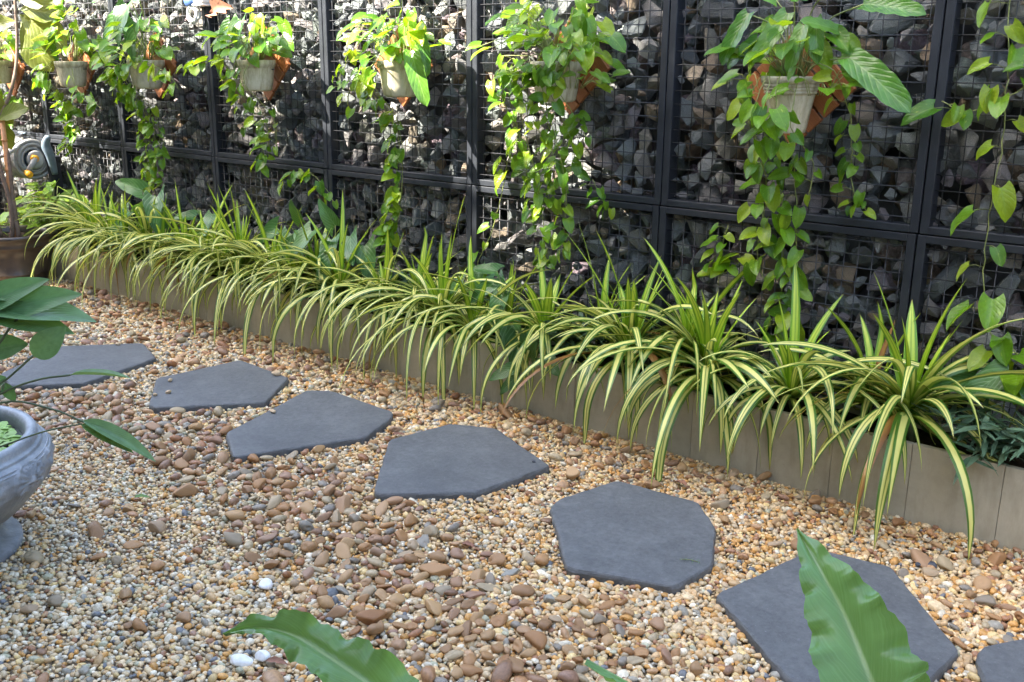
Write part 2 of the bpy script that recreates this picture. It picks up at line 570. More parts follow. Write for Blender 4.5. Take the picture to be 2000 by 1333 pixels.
# ------------------------------------------------------------------ leaf shapes
def blade(name, mat, L, Wd, wf, n=8, m=4, fold=0.2, droop=0.2, lobe=0.0, wave=0.0, wf_n=3.0, curl=0.0, seed=0):
    V, UVs, F = [], [], []
    r = random.Random(seed)
    p1, p2 = r.uniform(0, 6), r.uniform(0, 6)
    for i in range(n + 1):
        t = i / n
        w = Wd * wf(t)
        for j in range(m + 1):
            s = -1 + 2 * j / m
            x = L * t - lobe * L * abs(s) ** 1.5 * (1 - t) ** 4
            y = s * w / 2
            z = fold * abs(s) * w / 2 - droop * L * t * t - curl * L * (s * s) * w / Wd
            z += wave * Wd * math.sin(wf_n * 2 * PI * t + (p1 if s > 0 else p2)) * s * s
            V.append((x, y, z)); UVs.append((t, (s + 1) / 2))
    k = m + 1
    for i in range(n):
        for j in range(m):
            F.append((i * k + j, (i + 1) * k + j, (i + 1) * k + j + 1, i * k + j + 1))
    return mesh(name, V, F, MT[mat], UVs, True)


def w_heart(t): return max(0.0, min(1, (t + 0.10) ** 0.42 * (1 - t) ** 0.72 * 1.75))
def w_oval(t): return max(0.03, math.sin(PI * min(1, t ** 0.8)) ** 0.75)
def w_oblong(t): return max(0.02, (t + 0.04) ** 0.28 * (1 - t) ** 0.38 * 1.32)
def w_lance(t): return max(0.03, math.sin(PI * t ** 0.75) ** 0.9)
def w_arrow(t): return max(0.0, min(1, (t + 0.16) ** 0.25 * (1 - t) ** 0.75 * 1.45))
def w_obov(t): return max(0.03, math.sin(PI * t ** 1.5) ** 0.7)


POTH = [blade('pothos_leaf', 'pothos', 1, 0.78, w_heart, 8, 4, f, d, 0.16, wv, 1.5, 0.0, i) for i, (f, d, wv) in
        enumerate([(0.25, 0.12, 0.03), (0.4, 0.25, 0.02), (0.1, 0.3, 0.05), (0.55, 0.15, 0.03), (0.3, 0.4, 0.04)])]
PHIL = [blade('philodendron_leaf', 'philodendron', 1, 0.40, w_oblong, 14, 4, f, d, 0.08, 0.05, 4, 0, i) for i, (f, d) in
        enumerate([(0.3, 0.2), (0.5, 0.35), (0.2, 0.1)])]
SYNG = [blade('arrowhead_leaf', 'syngonium', 1, 0.62, w_arrow, 10, 4, f, d, 0.26, 0.04, 2, 0, i) for i, (f, d) in
        enumerate([(0.3, 0.2), (0.45, 0.3), (0.15, 0.1)])]
LANC = [blade('lance_leaf', 'lance', 1, 0.17, w_lance, 6, 2, f, d, 0, 0, 1, 0, i) for i, (f, d) in enumerate([(0.3, 0.1), (0.3, 0.3), (0.4, -0.05)])]
FIDD = [blade('fiddle_leaf', 'fiddle', 1, 0.62, w_obov, 10, 6, f, d, 0, 0.04, 3, 0, i) for i, (f, d) in enumerate([(0.15, 0.15), (0.3, 0.3)])]
BRIG = [blade('bright_leaf', 'bright_leaf', 1, 0.6, w_heart, 7, 4, f, d, 0.1, 0.04, 2, 0, i) for i, (f, d) in enumerate([(0.25, 0.2), (0.1, 0.1)])]
AQUA = [blade('aquatic_leaf', 'aquatic', 1, wd, w_oval, 12, 6, f, d, 0, 0.015, 2, 0, i) for i, (wd, f, d) in
        enumerate([(0.36, 0.35, 0.15), (0.62, 0.25, 0.1), (0.22, 0.7, 0.12)])]

# ------------------------------------------------------------------ ground
gme = mesh('ground', [(-300, -300, 0), (300, -300, 0), (300, 300, 0), (-300, 300, 0)], [(0, 1, 2, 3)], MT['gravel_base'])
ground = link(bpy.data.objects.new('ground', gme))
tag(ground, 'gravel garden floor of cream and brown pebbles', None, None, 'structure')

SLABS = [
    ([(-4.10, -1.21), (-4.00, -1.255), (-4.01, -1.34), (-4.20, -1.72), (-4.55, -1.70), (-4.62, -1.36), (-4.24, -1.24)],
     'dark slate stepping stone half hidden behind the broad water plant leaves'),
    ([(-3.536, -1.553), (-3.776, -1.146), (-3.518, -0.841), (-3.228, -0.940), (-3.112, -1.371), (-3.321, -1.604)],
     'long dark slate stepping stone crossed by the thin leaf of the urn plant'),
    ([(-2.94, -1.121), (-2.897, -0.694), (-2.492, -0.717), (-2.291, -1.004), (-2.586, -1.348), (-2.632, -1.346)],
     'dark slate stepping stone with three tiny pebbles along its near edge'),
    ([(-2.111, -1.329), (-2.293, -0.778), (-2.197, -0.713), (-1.798, -0.727), (-1.742, -0.792), (-1.668, -1.001), (-1.883, -1.455)],
     'dark slate stepping stone pointed at the far side with one lone pebble on top'),
    ([(-1.584, -0.957), (-1.525, -0.674), (-1.352, -0.592), (-0.950, -0.759), (-1.004, -1.105), (-1.247, -1.336), (-1.284, -1.313)],
     'bare dark slate stepping stone in the middle of the row, pointed at its right end'),
    ([(-0.746, -1.036), (-0.765, -0.963), (-0.702, -0.707), (-0.394, -0.680), (-0.258, -0.812), (-0.146, -1.040), (-0.166, -1.219), (-0.458, -1.328)],
     'eight-sided dark slate stepping stone with a green sprig near its corner'),
    ([(-0.065, -1.179), (0.032, -0.742), (0.249, -0.702), (0.537, -1.031), (0.520, -1.20), (0.40, -1.38), (0.270, -1.425)],
     'large dark slate stepping stone behind the upright fern frond'),
    ([(0.574, -1.034), (0.569, -0.974), (0.642, -0.857), (0.84, -0.80), (1.02, -0.98), (0.94, -1.24), (0.66, -1.22)],
     'dark slate stepping stone cut off by the lower right corner of the view'),
]
SLAB_TOP = 0.039


def slab_geo(poly, seed):
    r = random.Random(seed)
    A = sum(poly[i][0] * poly[(i + 1) % len(poly)][1] - poly[(i + 1) % len(poly)][0] * poly[i][1] for i in range(len(poly)))
    if A < 0: poly = poly[::-1]
    P = []
    N = len(poly)
    for i in range(N):                                       # round each corner, roughen each edge
        a, b, c = Vector(poly[i - 1]), Vector(poly[i]), Vector(poly[(i + 1) % N])
        ra = min(0.022, (a - b).length * 0.3); rb = min(0.022, (c - b).length * 0.3)
        p0 = b + (a - b).normalized() * ra; p2 = b + (c - b).normalized() * rb
        for t in (0, 0.33, 0.67, 1):
            P.append(p0 * (1 - t) ** 2 + b * 2 * t * (1 - t) + p2 * t * t)
        L = (c - b).length
        k = max(2, int(L / 0.035))
        rc = min(0.022, L * 0.3)
        q2 = c + (b - c).normalized() * rc
        nrm = Vector((-(c - b).y, (c - b).x)).normalized()
        for j in range(1, k):
            P.append(p2.lerp(q2, j / k) + nrm * r.uniform(-0.0018, 0.0018))
    cen = sum(P, Vector((0, 0))) / len(P)
    rings = [(0.0, 0.0), (0.0, SLAB_TOP - 0.012), (0.002, SLAB_TOP - 0.005), (0.006, SLAB_TOP - 0.001), (0.013, SLAB_TOP)]
    V, F = [], []
    n = len(P)
    for k, (ins, z) in enumerate(rings):
        for p in P:
            d = (cen - p).normalized()
            q = p + d * (ins + (r.uniform(-0.0012, 0.0016) if 0 < k < 4 else 0))
            V.append((q.x, q.y, z))
    for k in range(len(rings) - 1):
        for i in range(n):
            F.append((k * n + i, k * n + (i + 1) % n, (k + 1) * n + (i + 1) % n, (k + 1) * n + i))
    F.append(tuple((len(rings) - 1) * n + i for i in range(n)))
    return V, F


for i, (poly, lab) in enumerate(SLABS):
    o = part('stepping_stone', slab_geo(poly, i), MT['slab'])
    tag(o, lab, 'stepping stone', 'slate stepping stones across the gravel')


def inside(P, poly, grow=0.0):
    x, y = P[:, 0], P[:, 1]
    poly = np.array(poly)
    if grow:
        c = poly.mean(0)
        d = poly - c
        poly = c + d * (1 + grow / np.linalg.norm(d, axis=1)[:, None])
    r = np.zeros(len(P), bool)
    for i in range(len(poly)):
        x0, y0 = poly[i]; x1, y1 = poly[i - 1]
        with np.errstate(divide='ignore', invalid='ignore'):
            r ^= ((y0 > y) != (y1 > y)) & (x < (x1 - x0) * (y - y0) / (y1 - y0) + x0)
    return r


URN = Vector((-1.995, -2.457, 0.0))
POT = Vector((-5.61, -0.52, 0.0))
PL_Y0, PL_Y1, PL_Z = -0.30, -0.03, 0.27     # planter front, back, height


def blocked(P, grow=0.0):
    b = P[:, 1] > PL_Y0 - 0.004
    for poly, _ in SLABS:
        b |= inside(P, poly, grow)
    b |= (P[:, 0] - URN.x) ** 2 + (P[:, 1] - URN.y) ** 2 < 0.24 ** 2
    b |= (P[:, 0] - POT.x) ** 2 + (P[:, 1] - POT.y) ** 2 < 0.22 ** 2
    return b


def project(P):
    d = np.c_[P, np.zeros(len(P))] - np.array(CAM)
    z = d @ np.array(fw)
    z = np.where(z < 0.1, 0.1, z)
    return 0.5 + 0.973 * (d @ np.array(rt2)) / z, 0.5 - 0.973 * 1.5 * (d @ np.array(up2)) / z, z


def ico(sub):
    bm = bmesh.new()
    bmesh.ops.create_icosphere(bm, subdivisions=sub, radius=1.0)
    V, F = bm_out(bm)
    return np.array(V), np.array(F)


def lumps(V, k, seed, amp, cuts=3, hmin=0.72):
    r = np.random.default_rng(seed)
    out = V.copy()
    for _ in range(k):
        d = r.normal(size=3); d /= np.linalg.norm(d)
        dp = V @ d
        out += V * (amp * r.uniform(-1, 1) * np.maximum(0, dp) ** 2)[:, None]
    for _ in range(cuts):                                     # a flattened side or two, as worn stones have
        d = r.normal(size=3); d /= np.linalg.norm(d)
        h = r.uniform(hmin, 0.95)
        dp = out @ d
        out -= np.maximum(0, dp - h)[:, None] * d * 0.85
    return out


def rots(n, tilt, rg):
    """random yaw, small tilt"""
    a = rg.uniform(0, 2 * PI, n); b = rg.normal(0, tilt, n); c = rg.normal(0, tilt, n)
    ca, sa, cb, sb, cc, sc_ = np.cos(a), np.sin(a), np.cos(b), np.sin(b), np.cos(c), np.sin(c)
    Z = np.zeros((n, 3, 3)); Z[:, 0, 0] = ca; Z[:, 0, 1] = -sa; Z[:, 1, 0] = sa; Z[:, 1, 1] = ca; Z[:, 2, 2] = 1
    X = np.zeros((n, 3, 3)); X[:, 0, 0] = 1; X[:, 1, 1] = cb; X[:, 1, 2] = -sb; X[:, 2, 1] = sb; X[:, 2, 2] = cb
    Y = np.zeros((n, 3, 3)); Y[:, 1, 1] = 1; Y[:, 0, 0] = cc; Y[:, 0, 2] = sc_; Y[:, 2, 0] = -sc_; Y[:, 2, 2] = cc
    return Z @ X @ Y


def scatter(pos, scl, R, col, shapes, rg):
    """one big mesh arrays from many small shapes"""
    vs_, ts_, cs_ = [], [], []
    off = 0
    which = rg.integers(0, len(shapes), len(pos))
    for k, (V, T) in enumerate(shapes):
        s = np.where(which == k)[0]
        if len(s) == 0: continue
        W_ = np.einsum('nij,nvj->nvi', R[s], V[None] * scl[s][:, None, :]) + pos[s][:, None, :]
        nv = len(V)
        vs_.append(W_.reshape(-1, 3))
        ts_.append((T[None] + (np.arange(len(s)) * nv)[:, None, None] + off).reshape(-1, 3))
        cs_.append(np.repeat(col[s], nv, axis=0))
        off += nv * len(s)
    return np.concatenate(vs_), np.concatenate(ts_), np.concatenate(cs_)


SM1 = [(lumps(ico(1)[0], 6, i, 0.32), ico(1)[1]) for i in range(8)]
SM2 = [(lumps(ico(2)[0], 6, i + 20, 0.32), ico(2)[1]) for i in range(8)]
SMB = [(lumps(ico(3)[0], 9, i + 70, 0.45, 5, 0.60), ico(3)[1]) for i in range(12)]
SM3 = [(lumps(ico(3)[0], 7, i + 40, 0.35), ico(3)[1]) for i in range(10)]

# big brown river pebbles: where the band of them lies
BAND = [(-3.2, -1.62), (-2.73, -1.58), (-2.2, -1.40), (-1.68, -1.46), (-1.38, -1.50), (-1.1, -1.62), (-0.9, -1.62), (-0.6, -1.72), (-0.40, -1.75), (-0.2, -1.62)]


def band_dist(P):
    d = np.full(len(P), 9.0)
    for a, b in zip(BAND[:-1], BAND[1:]):
        a = np.array(a); b = np.array(b); ab = b - a
        t = np.clip(((P - a) @ ab) / (ab @ ab), 0, 1)
        d = np.minimum(d, np.linalg.norm(P - (a + t[:, None] * ab), axis=1))
    return d


rg = np.random.default_rng(11)
cand = np.c_[rg.uniform(-6.8, 1.5, 34000), rg.uniform(-3.2, -0.32, 34000)]
bd = band_dist(cand)
dens = 0.055 + 0.945 * np.clip(1.25 - bd / 0.25, 0, 1)
edge = np.clip(1 - np.abs(cand[:, 1] + 0.45) / 0.14, 0, 1)
dens = np.maximum(dens, 0.28 * edge)
dens = np.maximum(dens, 0.20 * ((cand[:, 0] > 0.3) & (cand[:, 1] > -1.2)))
dens = np.maximum(dens, 0.14 * (cand[:, 0] < -2.5))
pale = (cand[:, 1] < -1.93 + 0.25 * (cand[:, 0] + 1.0)) & (cand[:, 0] < -0.45)
dens = np.where(pale & (bd > 0.24), 0.022, dens)
sel = (rg.random(len(cand)) < dens) & ~blocked(cand, 0.02)
u_, v_, zc = project(cand)
sel &= (u_ > -0.42) & (u_ < 1.3) & (v_ < 1.45)
cand = cand[sel]
BIGP, BIGR = [], []
for p in cand:
    a = float(np.clip(rg.lognormal(math.log(0.0195), 0.26), 0.010, 0.029))
    if BIGP:
        q = np.array(BIGP); rr = np.array(BIGR)
        if np.any(np.hypot(*(q - p).T) < 0.78 * (rr + a)): continue
    BIGP.append(p); BIGR.append(a)
    if len(BIGP) > 4200: break
BIGP = np.array(BIGP); BIGR = np.array(BIGR)
nb = len(BIGP)
bscl = np.c_[BIGR * rg.uniform(1.0, 1.5, nb), BIGR * rg.uniform(0.68, 0.95, nb), BIGR * rg.uniform(0.42, 0.75, nb)]
brot = rots(nb, 0.28, rg)
bpos = np.c_[BIGP, 0.013 + bscl[:, 2] * 0.80]
bu, bv, bz = project(BIGP)
size_px = np.where((bu > 0) & (bu < 1) & (bv < 1) & (bv > 0), BIGR / bz, 0)
order = np.argsort(-size_px)
BSH = [mesh('pebble_shape', V, [tuple(f) for f in T.tolist()], MT['river'], None, True) for V, T in SMB]
for i in order[:300]:
    o = bpy.data.objects.new('pebble', BSH[int(i) % len(BSH)])
    link(o, ground)
    M = Matrix(brot[i].tolist()).to_4x4() @ Matrix.Diagonal((*bscl[i], 1))
    M.translation = bpos[i]
    o.matrix_basis = M
BPAL = np.array([(0.25, 0.112, 0.045), (0.34, 0.178, 0.080), (0.21, 0.115, 0.060), (0.39, 0.23, 0.115), (0.27, 0.155, 0.098), (0.36, 0.28, 0.165), (0.21, 0.18, 0.14)])
rest = order[300:]
V, T, Cc = scatter(bpos[rest], bscl[rest], brot[rest], BPAL[rg.integers(0, len(BPAL), len(rest))] * rg.uniform(0.85, 1.2, (len(rest), 1)), SM2, rg)
o = link(bpy.data.objects.new('pebbles', big_mesh('pebbles', V, T, MT['pebble'], Cc)), ground)
tag(o, 'remaining brown river pebbles among the gravel', None, None, 'stuff')

# the small gravel
PAL = np.array([(0.60, 0.45, 0.26), (0.52, 0.34, 0.165), (0.52, 0.27, 0.075), (0.66, 0.58, 0.43), (0.44, 0.34, 0.21), (0.30, 0.27, 0.21),
                (0.14, 0.145, 0.15), (0.30, 0.15, 0.075), (0.62, 0.45, 0.20), (0.38, 0.36, 0.24)])
WARM = np.array([0.22, 0.23, 0.17, 0.05, 0.11, 0.03, 0.012, 0.09, 0.12, 0.01]); WARM /= WARM.sum()
COOL = np.array([0.26, 0.10, 0.04, 0.19, 0.14, 0.09, 0.03, 0.02, 0.06, 0.09]); COOL /= COOL.sum()


def gravel_points(s, x0, x1, y0, y1):
    nx = int((x1 - x0) / s); ny = int((y1 - y0) / (s * 0.87))
    gx, gy = np.meshgrid(np.arange(nx), np.arange(ny))
    P = np.c_[(x0 + (gx + 0.5 * (gy % 2)) * s).ravel(), (y0 + gy * s * 0.87).ravel()]
    return P + rg.normal(0, s * 0.22, P.shape)


P = gravel_points(0.0134, -7.2, 1.8, -3.5, -0.30)
u_, v_, zc = project(P)
infr = (u_ > -0.03) & (u_ < 1.03) & (v_ < 1.05)
marg = (u_ > -0.42) & (u_ < 1.30) & (v_ < 1.45)
far = zc > 4.0
keep = marg & ~blocked(P, -0.004) & (infr | (rg.random(len(P)) < 0.5)) & (~far | (rg.random(len(P)) < 0.66))
P = P[keep]; zc = zc[keep]; infr = infr[keep]; far = far[keep]
a = 0.0079 * rg.lognormal(0, 0.26, len(P)) * np.where(far, 1.25, 1.0) * np.where(infr, 1.0, 1.2)
warmth = 1 / (1 + np.exp(-((P[:, 1] + 1.75) * 2.2 + (P[:, 0] + 1.1) * 1.1 + rg.normal(0, 0.5, len(P)))))
a *= 0.86 + 0.22 * warmth
idx = np.where(rg.random(len(P)) < warmth, rg.choice(10, len(P), p=WARM), rg.choice(10, len(P), p=COOL))
gcol = PAL[idx] * rg.uniform(0.82, 1.18, (len(P), 1))
gscl = np.c_[a * rg.uniform(1.0, 1.35, len(P)), a * rg.uniform(0.75, 1.0, len(P)), a * rg.uniform(0.55, 0.85, len(P))]
gpos = np.c_[P, 0.004 + gscl[:, 2] * 0.7 + rg.uniform(0, 0.007, len(P))]
grot = rots(len(P), 0.35, rg)
near = infr & (zc < 2.9)
for nm, s, sh in (('near', near, SM2), ('far', ~near, SM1)):
    s = np.where(s)[0]
    V, T, Cc = scatter(gpos[s], gscl[s], grot[s], gcol[s], sh, rg)
    o = link(bpy.data.objects.new('gravel', big_mesh('gravel', V, T, MT['pebble'], Cc)))
    tag(o, 'fine cream and ochre gravel nearest the viewer' if nm == 'near' else 'fine cream and ochre gravel towards the planter and far end', 'gravel', None, 'stuff')

# a few pebbles that stand out
def lone(name, label, cat, mat, p, s, k, rz=0.0, z=0.016):
    me = mesh(name, SM3[k][0] * np.array(s), [tuple(f) for f in SM3[k][1].tolist()], MT[mat], None, True)
    o = link(bpy.data.objects.new(name, me))
    o.location = (p[0], p[1], z); o.rotation_euler = (0.1, 0.12, rz)
    return tag(o, label, cat)


lone('white_pebble', 'white kidney-shaped pebble beside brown pebbles in the gravel', 'pebble', 'white_pebble', (-1.061, -1.927), (0.026, 0.018, 0.015), 1, 2.2, 0.022)
lone('white_pebble', 'round white pebble below the reaching fern frond', 'pebble', 'white_pebble', (-0.778, -2.148), (0.019, 0.017, 0.014), 2, 0.5, 0.023)
lone('white_pebble', 'oval pale pebble left of the round white pebble', 'pebble', 'white_pebble', (-0.801, -2.199), (0.027, 0.019, 0.013), 3, 1.1, 0.022)
lone('stone_chip', 'black angular stone chip at the drooping leaf tip', 'stone', 'dark_chip', (0.327, -0.594), (0.020, 0.016, 0.012), 4, 0.4, 0.024)
lone('stone_chip', 'smaller black stone chip touching the larger chip', 'stone', 'dark_chip', (0.299, -0.612), (0.010, 0.009, 0.008), 5, 1.4, 0.022)
for k, (p, lab) in enumerate([((-0.059, -1.133), 'ochre pebble lying on the corner of the large slab behind the frond'),
                              ((-2.560, -0.735), 'brown pebble at the far right tip of a stepping stone'),
                              ((-2.845, -1.11), 'cream pebble, uppermost of three on one stepping stone'),
                              ((-2.700, -1.205), 'cream pebble, middle one of three on one stepping stone'),
                              ((-2.715, -1.26), 'cream pebble, lowest of three on one stepping stone'),
                              ((-2.155, -1.065), 'lone cream pebble on the pointed stepping stone'),
                              ((-3.57, -0.95), 'cream pebble near the far edge of the long stepping stone'),
                              ((-1.020, -0.775), 'dark speck of stone at the right tip of the middle slab')]):
    s = 0.011 if k != 7 else 0.006
    if k == 1: s = 0.017
    lone('loose_pebble', lab, 'pebble', 'dark_chip' if k == 7 else 'ochre_pebble', p, (s * 1.2, s * 0.85, s * 0.7), k % 8, k * 1.3, SLAB_TOP + s * 0.6)

# ------------------------------------------------------------------ planter trough
PX0, PX1 = -6.05, 1.55
planter = thing('planter_trough', 'long tan concrete planter trough at the foot of the gabion wall', 'planter', (0, PL_Y0, 0))
joints = [-2.193, -1.702, -1.442, -1.185, -0.915, -0.646, -0.377, -0.109, 0.150, 0.426]
js = [0.426 + 0.268 * k for k in range(4, 0, -1)][::-1]
xs = [-1.947] + joints[1:] + js
xs = sorted(set(xs + [-2.193] + [-2.193 - 0.262 * k for k in range(1, 15)]))
xs[0] = PX0
for a, b in zip(xs[:-1], xs[1:]):
    dy = rnd.uniform(-0.0018, 0.0018)
    part('panel', box((a + 0.0008, PL_Y0 + dy, -0.02), (b - 0.0008, PL_Y0 + 0.022 + dy, PL_Z + rnd.uniform(-0.0012, 0.0012)), 0.0012), MT['concrete'], planter)
part('back_board', box((PX0, PL_Y1 - 0.02, -0.02), (xs[-1], PL_Y1, PL_Z - 0.004), 0.002), MT['concrete'], planter)
part('end_board', box((PX0 - 0.022, PL_Y0 + 0.003, -0.02), (PX0 - 0.001, PL_Y1 - 0.002, PL_Z - 0.002), 0.002), MT['concrete'], planter)
part('end_board', box((xs[-1] + 0.001, PL_Y0 + 0.003, -0.02), (xs[-1] + 0.022, PL_Y1 - 0.002, PL_Z - 0.002), 0.002), MT['concrete'], planter)
nx = 220
V, F = [], []
for i in range(nx + 1):
    for j in range(7):
        V.append((PX0 + 0.01 + (xs[-1] - PX0 - 0.02) * i / nx, PL_Y0 + 0.024 + (PL_Y1 - 0.022 - PL_Y0 - 0.024) * j / 6, PL_Z - 0.03 + rnd.uniform(-0.008, 0.012)))
for i in range(nx):
    for j in range(6):
        F.append((i * 7 + j, (i + 1) * 7 + j, (i + 1) * 7 + j + 1, i * 7 + j + 1))
part('soil', (V, F), MT['soil'], planter, None, True)

# ------------------------------------------------------------------ gabion wall
bw = part('added_back_wall', box((-9.5, 0.31, -0.05), (2.6, 0.45, 2.2)), MT['cement'])  # added dark backing, so no light comes through between the stones
tag(bw, 'dark cement wall added behind the gabion stones to stop light', 'wall')


def rock_shape(seed, fine=False):
    r = random.Random(seed)
    bm = bmesh.new()
    for _ in range(r.randint(8, 12)):
        d = Vector((r.gauss(0, 1), r.gauss(0, 1), r.gauss(0, 1))).normalized()
        bm.verts.new(d * r.uniform(0.85, 1.22))
    res = bmesh.ops.convex_hull(bm, input=bm.verts[:])
    bmesh.ops.delete(bm, geom=[v for v in bm.verts if not v.link_faces], context='VERTS')
    bmesh.ops.bevel(bm, geom=bm.edges[:], offset=0.045, segments=1, affect='EDGES')
    bmesh.ops.triangulate(bm, faces=bm.faces[:])
    if fine:
        for _ in range(2):                                   # broken, uneven faces
            es = [e for e in bm.edges if e.calc_length() > 0.30]
            bmesh.ops.subdivide_edges(bm, edges=es, cuts=1, use_grid_fill=False)
            bmesh.ops.triangulate(bm, faces=bm.faces[:])
        bm.normal_update()
        for v in bm.verts:
            v.co += v.normal * r.uniform(-0.045, 0.03) + Vector((r.uniform(-1, 1), r.uniform(-1, 1), r.uniform(-1, 1))) * 0.015
    V, F = bm_out(bm)
    return np.array(V), np.array(F)


ROCKS = [rock_shape(100 + i) for i in range(24)]
ROCKF = [rock_shape(100 + i, True) for i in range(24)]
ROCKM = [mesh('rock', V, [tuple(f) for f in T.tolist()], MT['rock']) for V, T in ROCKF]
SRC = np.array([c for _, c in STONE_RAMP])


def qrot(r):
    return Quaternion((r.gauss(0, 1), r.gauss(0, 1), r.gauss(0, 1), r.gauss(0, 1))).normalized().to_matrix()


def pack(x0, x1, z0, z1, seed, rmax=0.060, rmin=0.016):
    g = np.random.default_rng(seed)
    P = np.zeros((0, 2)); Rr = np.zeros(0)
    for rad_hi, rad_lo, tries in ((rmax, 0.044, 150), (0.046, 0.032, 480), (0.034, 0.021, 900), (0.022, rmin, 700)):
        for _ in range(tries):
            r = g.uniform(rad_lo, rad_hi)
            p = np.array([g.uniform(x0 + r * 0.5, x1 - r * 0.5), g.uniform(z0 + r * 0.4, z1 - r * 0.4)])
            if len(P) and np.any(np.hypot(*(P - p).T) < 0.86 * (Rr + r)): continue
            P = np.vstack([P, p]); Rr = np.append(Rr, r)
    return P, Rr


BAYN = {-2: None, -1: 'behind the lone climbing vine at the right edge', 0: 'behind the fluted white pot', 1: 'behind the pot with the widest curtain of vines',
        2: 'behind the pot with one long braided strand', 3: 'behind the cream pot beside the white cable box', 4: 'behind the pot with the tall arrow leaves',
        5: 'behind the plain cream pot shaded by fiddle leaves', 6: 'behind the potted tree and hose reel', 7: 'at the far left edge of the view'}
LOWN = {-2: None, -1: 'at the right end below the climbing vine', 0: 'below the fluted white pot', 1: 'below the pot with the widest curtain of vines',
        2: 'below the pot with one long braided strand', 3: 'below the cream pot beside the white cable box', 4: 'below the pot with the tall arrow leaves',
        5: 'just right of the grey hose reel', 6: 'behind the grey hose reel', 7: 'at the far left edge behind the tree pot'}
RAILZ = 0.8963
PW = 0.029
for b in range(-2, 8):
    for tier in ('upper', 'lower'):
        x0, x1 = -(b + 1) + 0.003, -b - 0.003
        z0, z1 = (RAILZ + 0.002, 2.15) if tier == 'upper' else (0.02, RAILZ - 0.002)
        if tier == 'lower': x0 -= 0.004; x1 -= 0.004
        desc = (BAYN if tier == 'upper' else LOWN)[b] or 'out of view past the right edge'
        g = thing('gabion_panel', f'{tier} gabion panel of grey rock {desc}', 'gabion', ((x0 + x1) / 2, 0, z0), 'gabion panels of the stone wall')
        ya, yb = -0.016, 0.045
        part('post', box((x0, ya, z0), (x0 + PW, yb, z1), 0.0022), MT['steel'], g)
        part('post', box((x1 - PW, ya + 0.0015, z0), (x1, yb, z1), 0.0022), MT['steel'], g)
        rl = 0.026
        part('rail', box((x0 + PW - 0.001, ya - 0.0008, z0), (x1 - PW + 0.001, yb - 0.002, z0 + rl), 0.0022), MT['steel'], g)
        part('rail', box((x0 + PW - 0.001, ya - 0.0008, z1 - rl), (x1 - PW + 0.001, yb - 0.002, z1), 0.0022), MT['steel'], g)
        # welded mesh
        parts = []
        wr = 0.0019
        for k in range(1, 20):
            x = x0 + (x1 - x0) * k / 20 + 0.004
            if x0 + PW < x < x1 - PW:
                dx = rnd.uniform(-0.0025, 0.0025)
                parts.append(tube([(x + dx, 0.004, z0 + 0.01), (x - dx, 0.004, z1 - 0.01)], wr, 5))
        nz_ = int((z1 - z0) / 0.0488)
        for k in range(1, nz_ + 1):
            z = z0 + 0.0488 * k
            if z0 + rl < z < z1 - rl:
                dz = rnd.uniform(-0.002, 0.002)
                parts.append(tube([(x0 + 0.01, -0.0002, z + dz), (x1 - 0.01, -0.0002, z - dz)], wr, 5))
        part('wire_mesh', join(parts), MT['wire'], g, None, True)
        # stones
        P, Rr = pack(x0 + 0.012, x1 - 0.012, z0 + 0.012, z1 - 0.012, 50 + b * 2 + (tier == 'lower'))
        single = -1 <= b <= 6
        loose = []
        rr_ = random.Random(900 + b * 2 + (tier == 'lower'))
        for (px, pz), r in zip(P, Rr):
            sc = Vector((rr_.uniform(1.05, 1.45), rr_.uniform(0.85, 1.05), rr_.uniform(0.70, 0.95))) * r * 1.06
            R3 = qrot(rr_)
            y = 0.010 + r * rr_.uniform(0.85, 1.15) + rr_.uniform(0, 0.012)
            k = rr_.randrange(len(ROCKS))
            if single and pz < 1.95:
                M = R3.to_4x4() @ Matrix.Diagonal((*sc, 1))
                ext = max(0.0, 0.007 - min((M.to_3x3() @ Vector(v)).y + y for v in ROCKS[k][0]))
                M.translation = (px, y + ext, pz)
                inst('stone', ROCKM[k], g, M)
            else:
                loose.append((px, y + 0.012, pz, sc, R3, k))
        gg = np.random.default_rng(300 + b)
        nback = int(170 * (z1 - z0))
        for _ in range(nback):
            r = rr_.uniform(0.05, 0.075)
            loose.append((rr_.uniform(x0, x1), rr_.uniform(0.185, 0.225), rr_.uniform(z0, z1), Vector((1.2, 1, 0.9)) * r, qrot(rr_), rr_.randrange(len(ROCKS))))
        Vs, Ts, Cs = [], [], []
        off = 0
        for (px, y, pz, sc, R3, k) in loose:
            A = np.array(R3) * np.array(sc)[None, :]
            V = ROCKS[k][0] @ A.T + np.array((px, y, pz))
            Vs.append(V); Ts.append(ROCKS[k][1] + off); off += len(V)
            Cs.append(np.repeat((SRC[rr_.randrange(len(SRC))] * rr_.uniform(0.8, 1.1))[None], len(V), 0))
        me = big_mesh('stone_fill', np.concatenate(Vs) - np.array(WLOC[g]), np.concatenate(Ts), MT['rock_fill'], np.concatenate(Cs), False)
        o = link(bpy.data.objects.new('stone_fill', me), g)
        tag(o, 'rock fill behind the front stones', None, None, 'stuff')

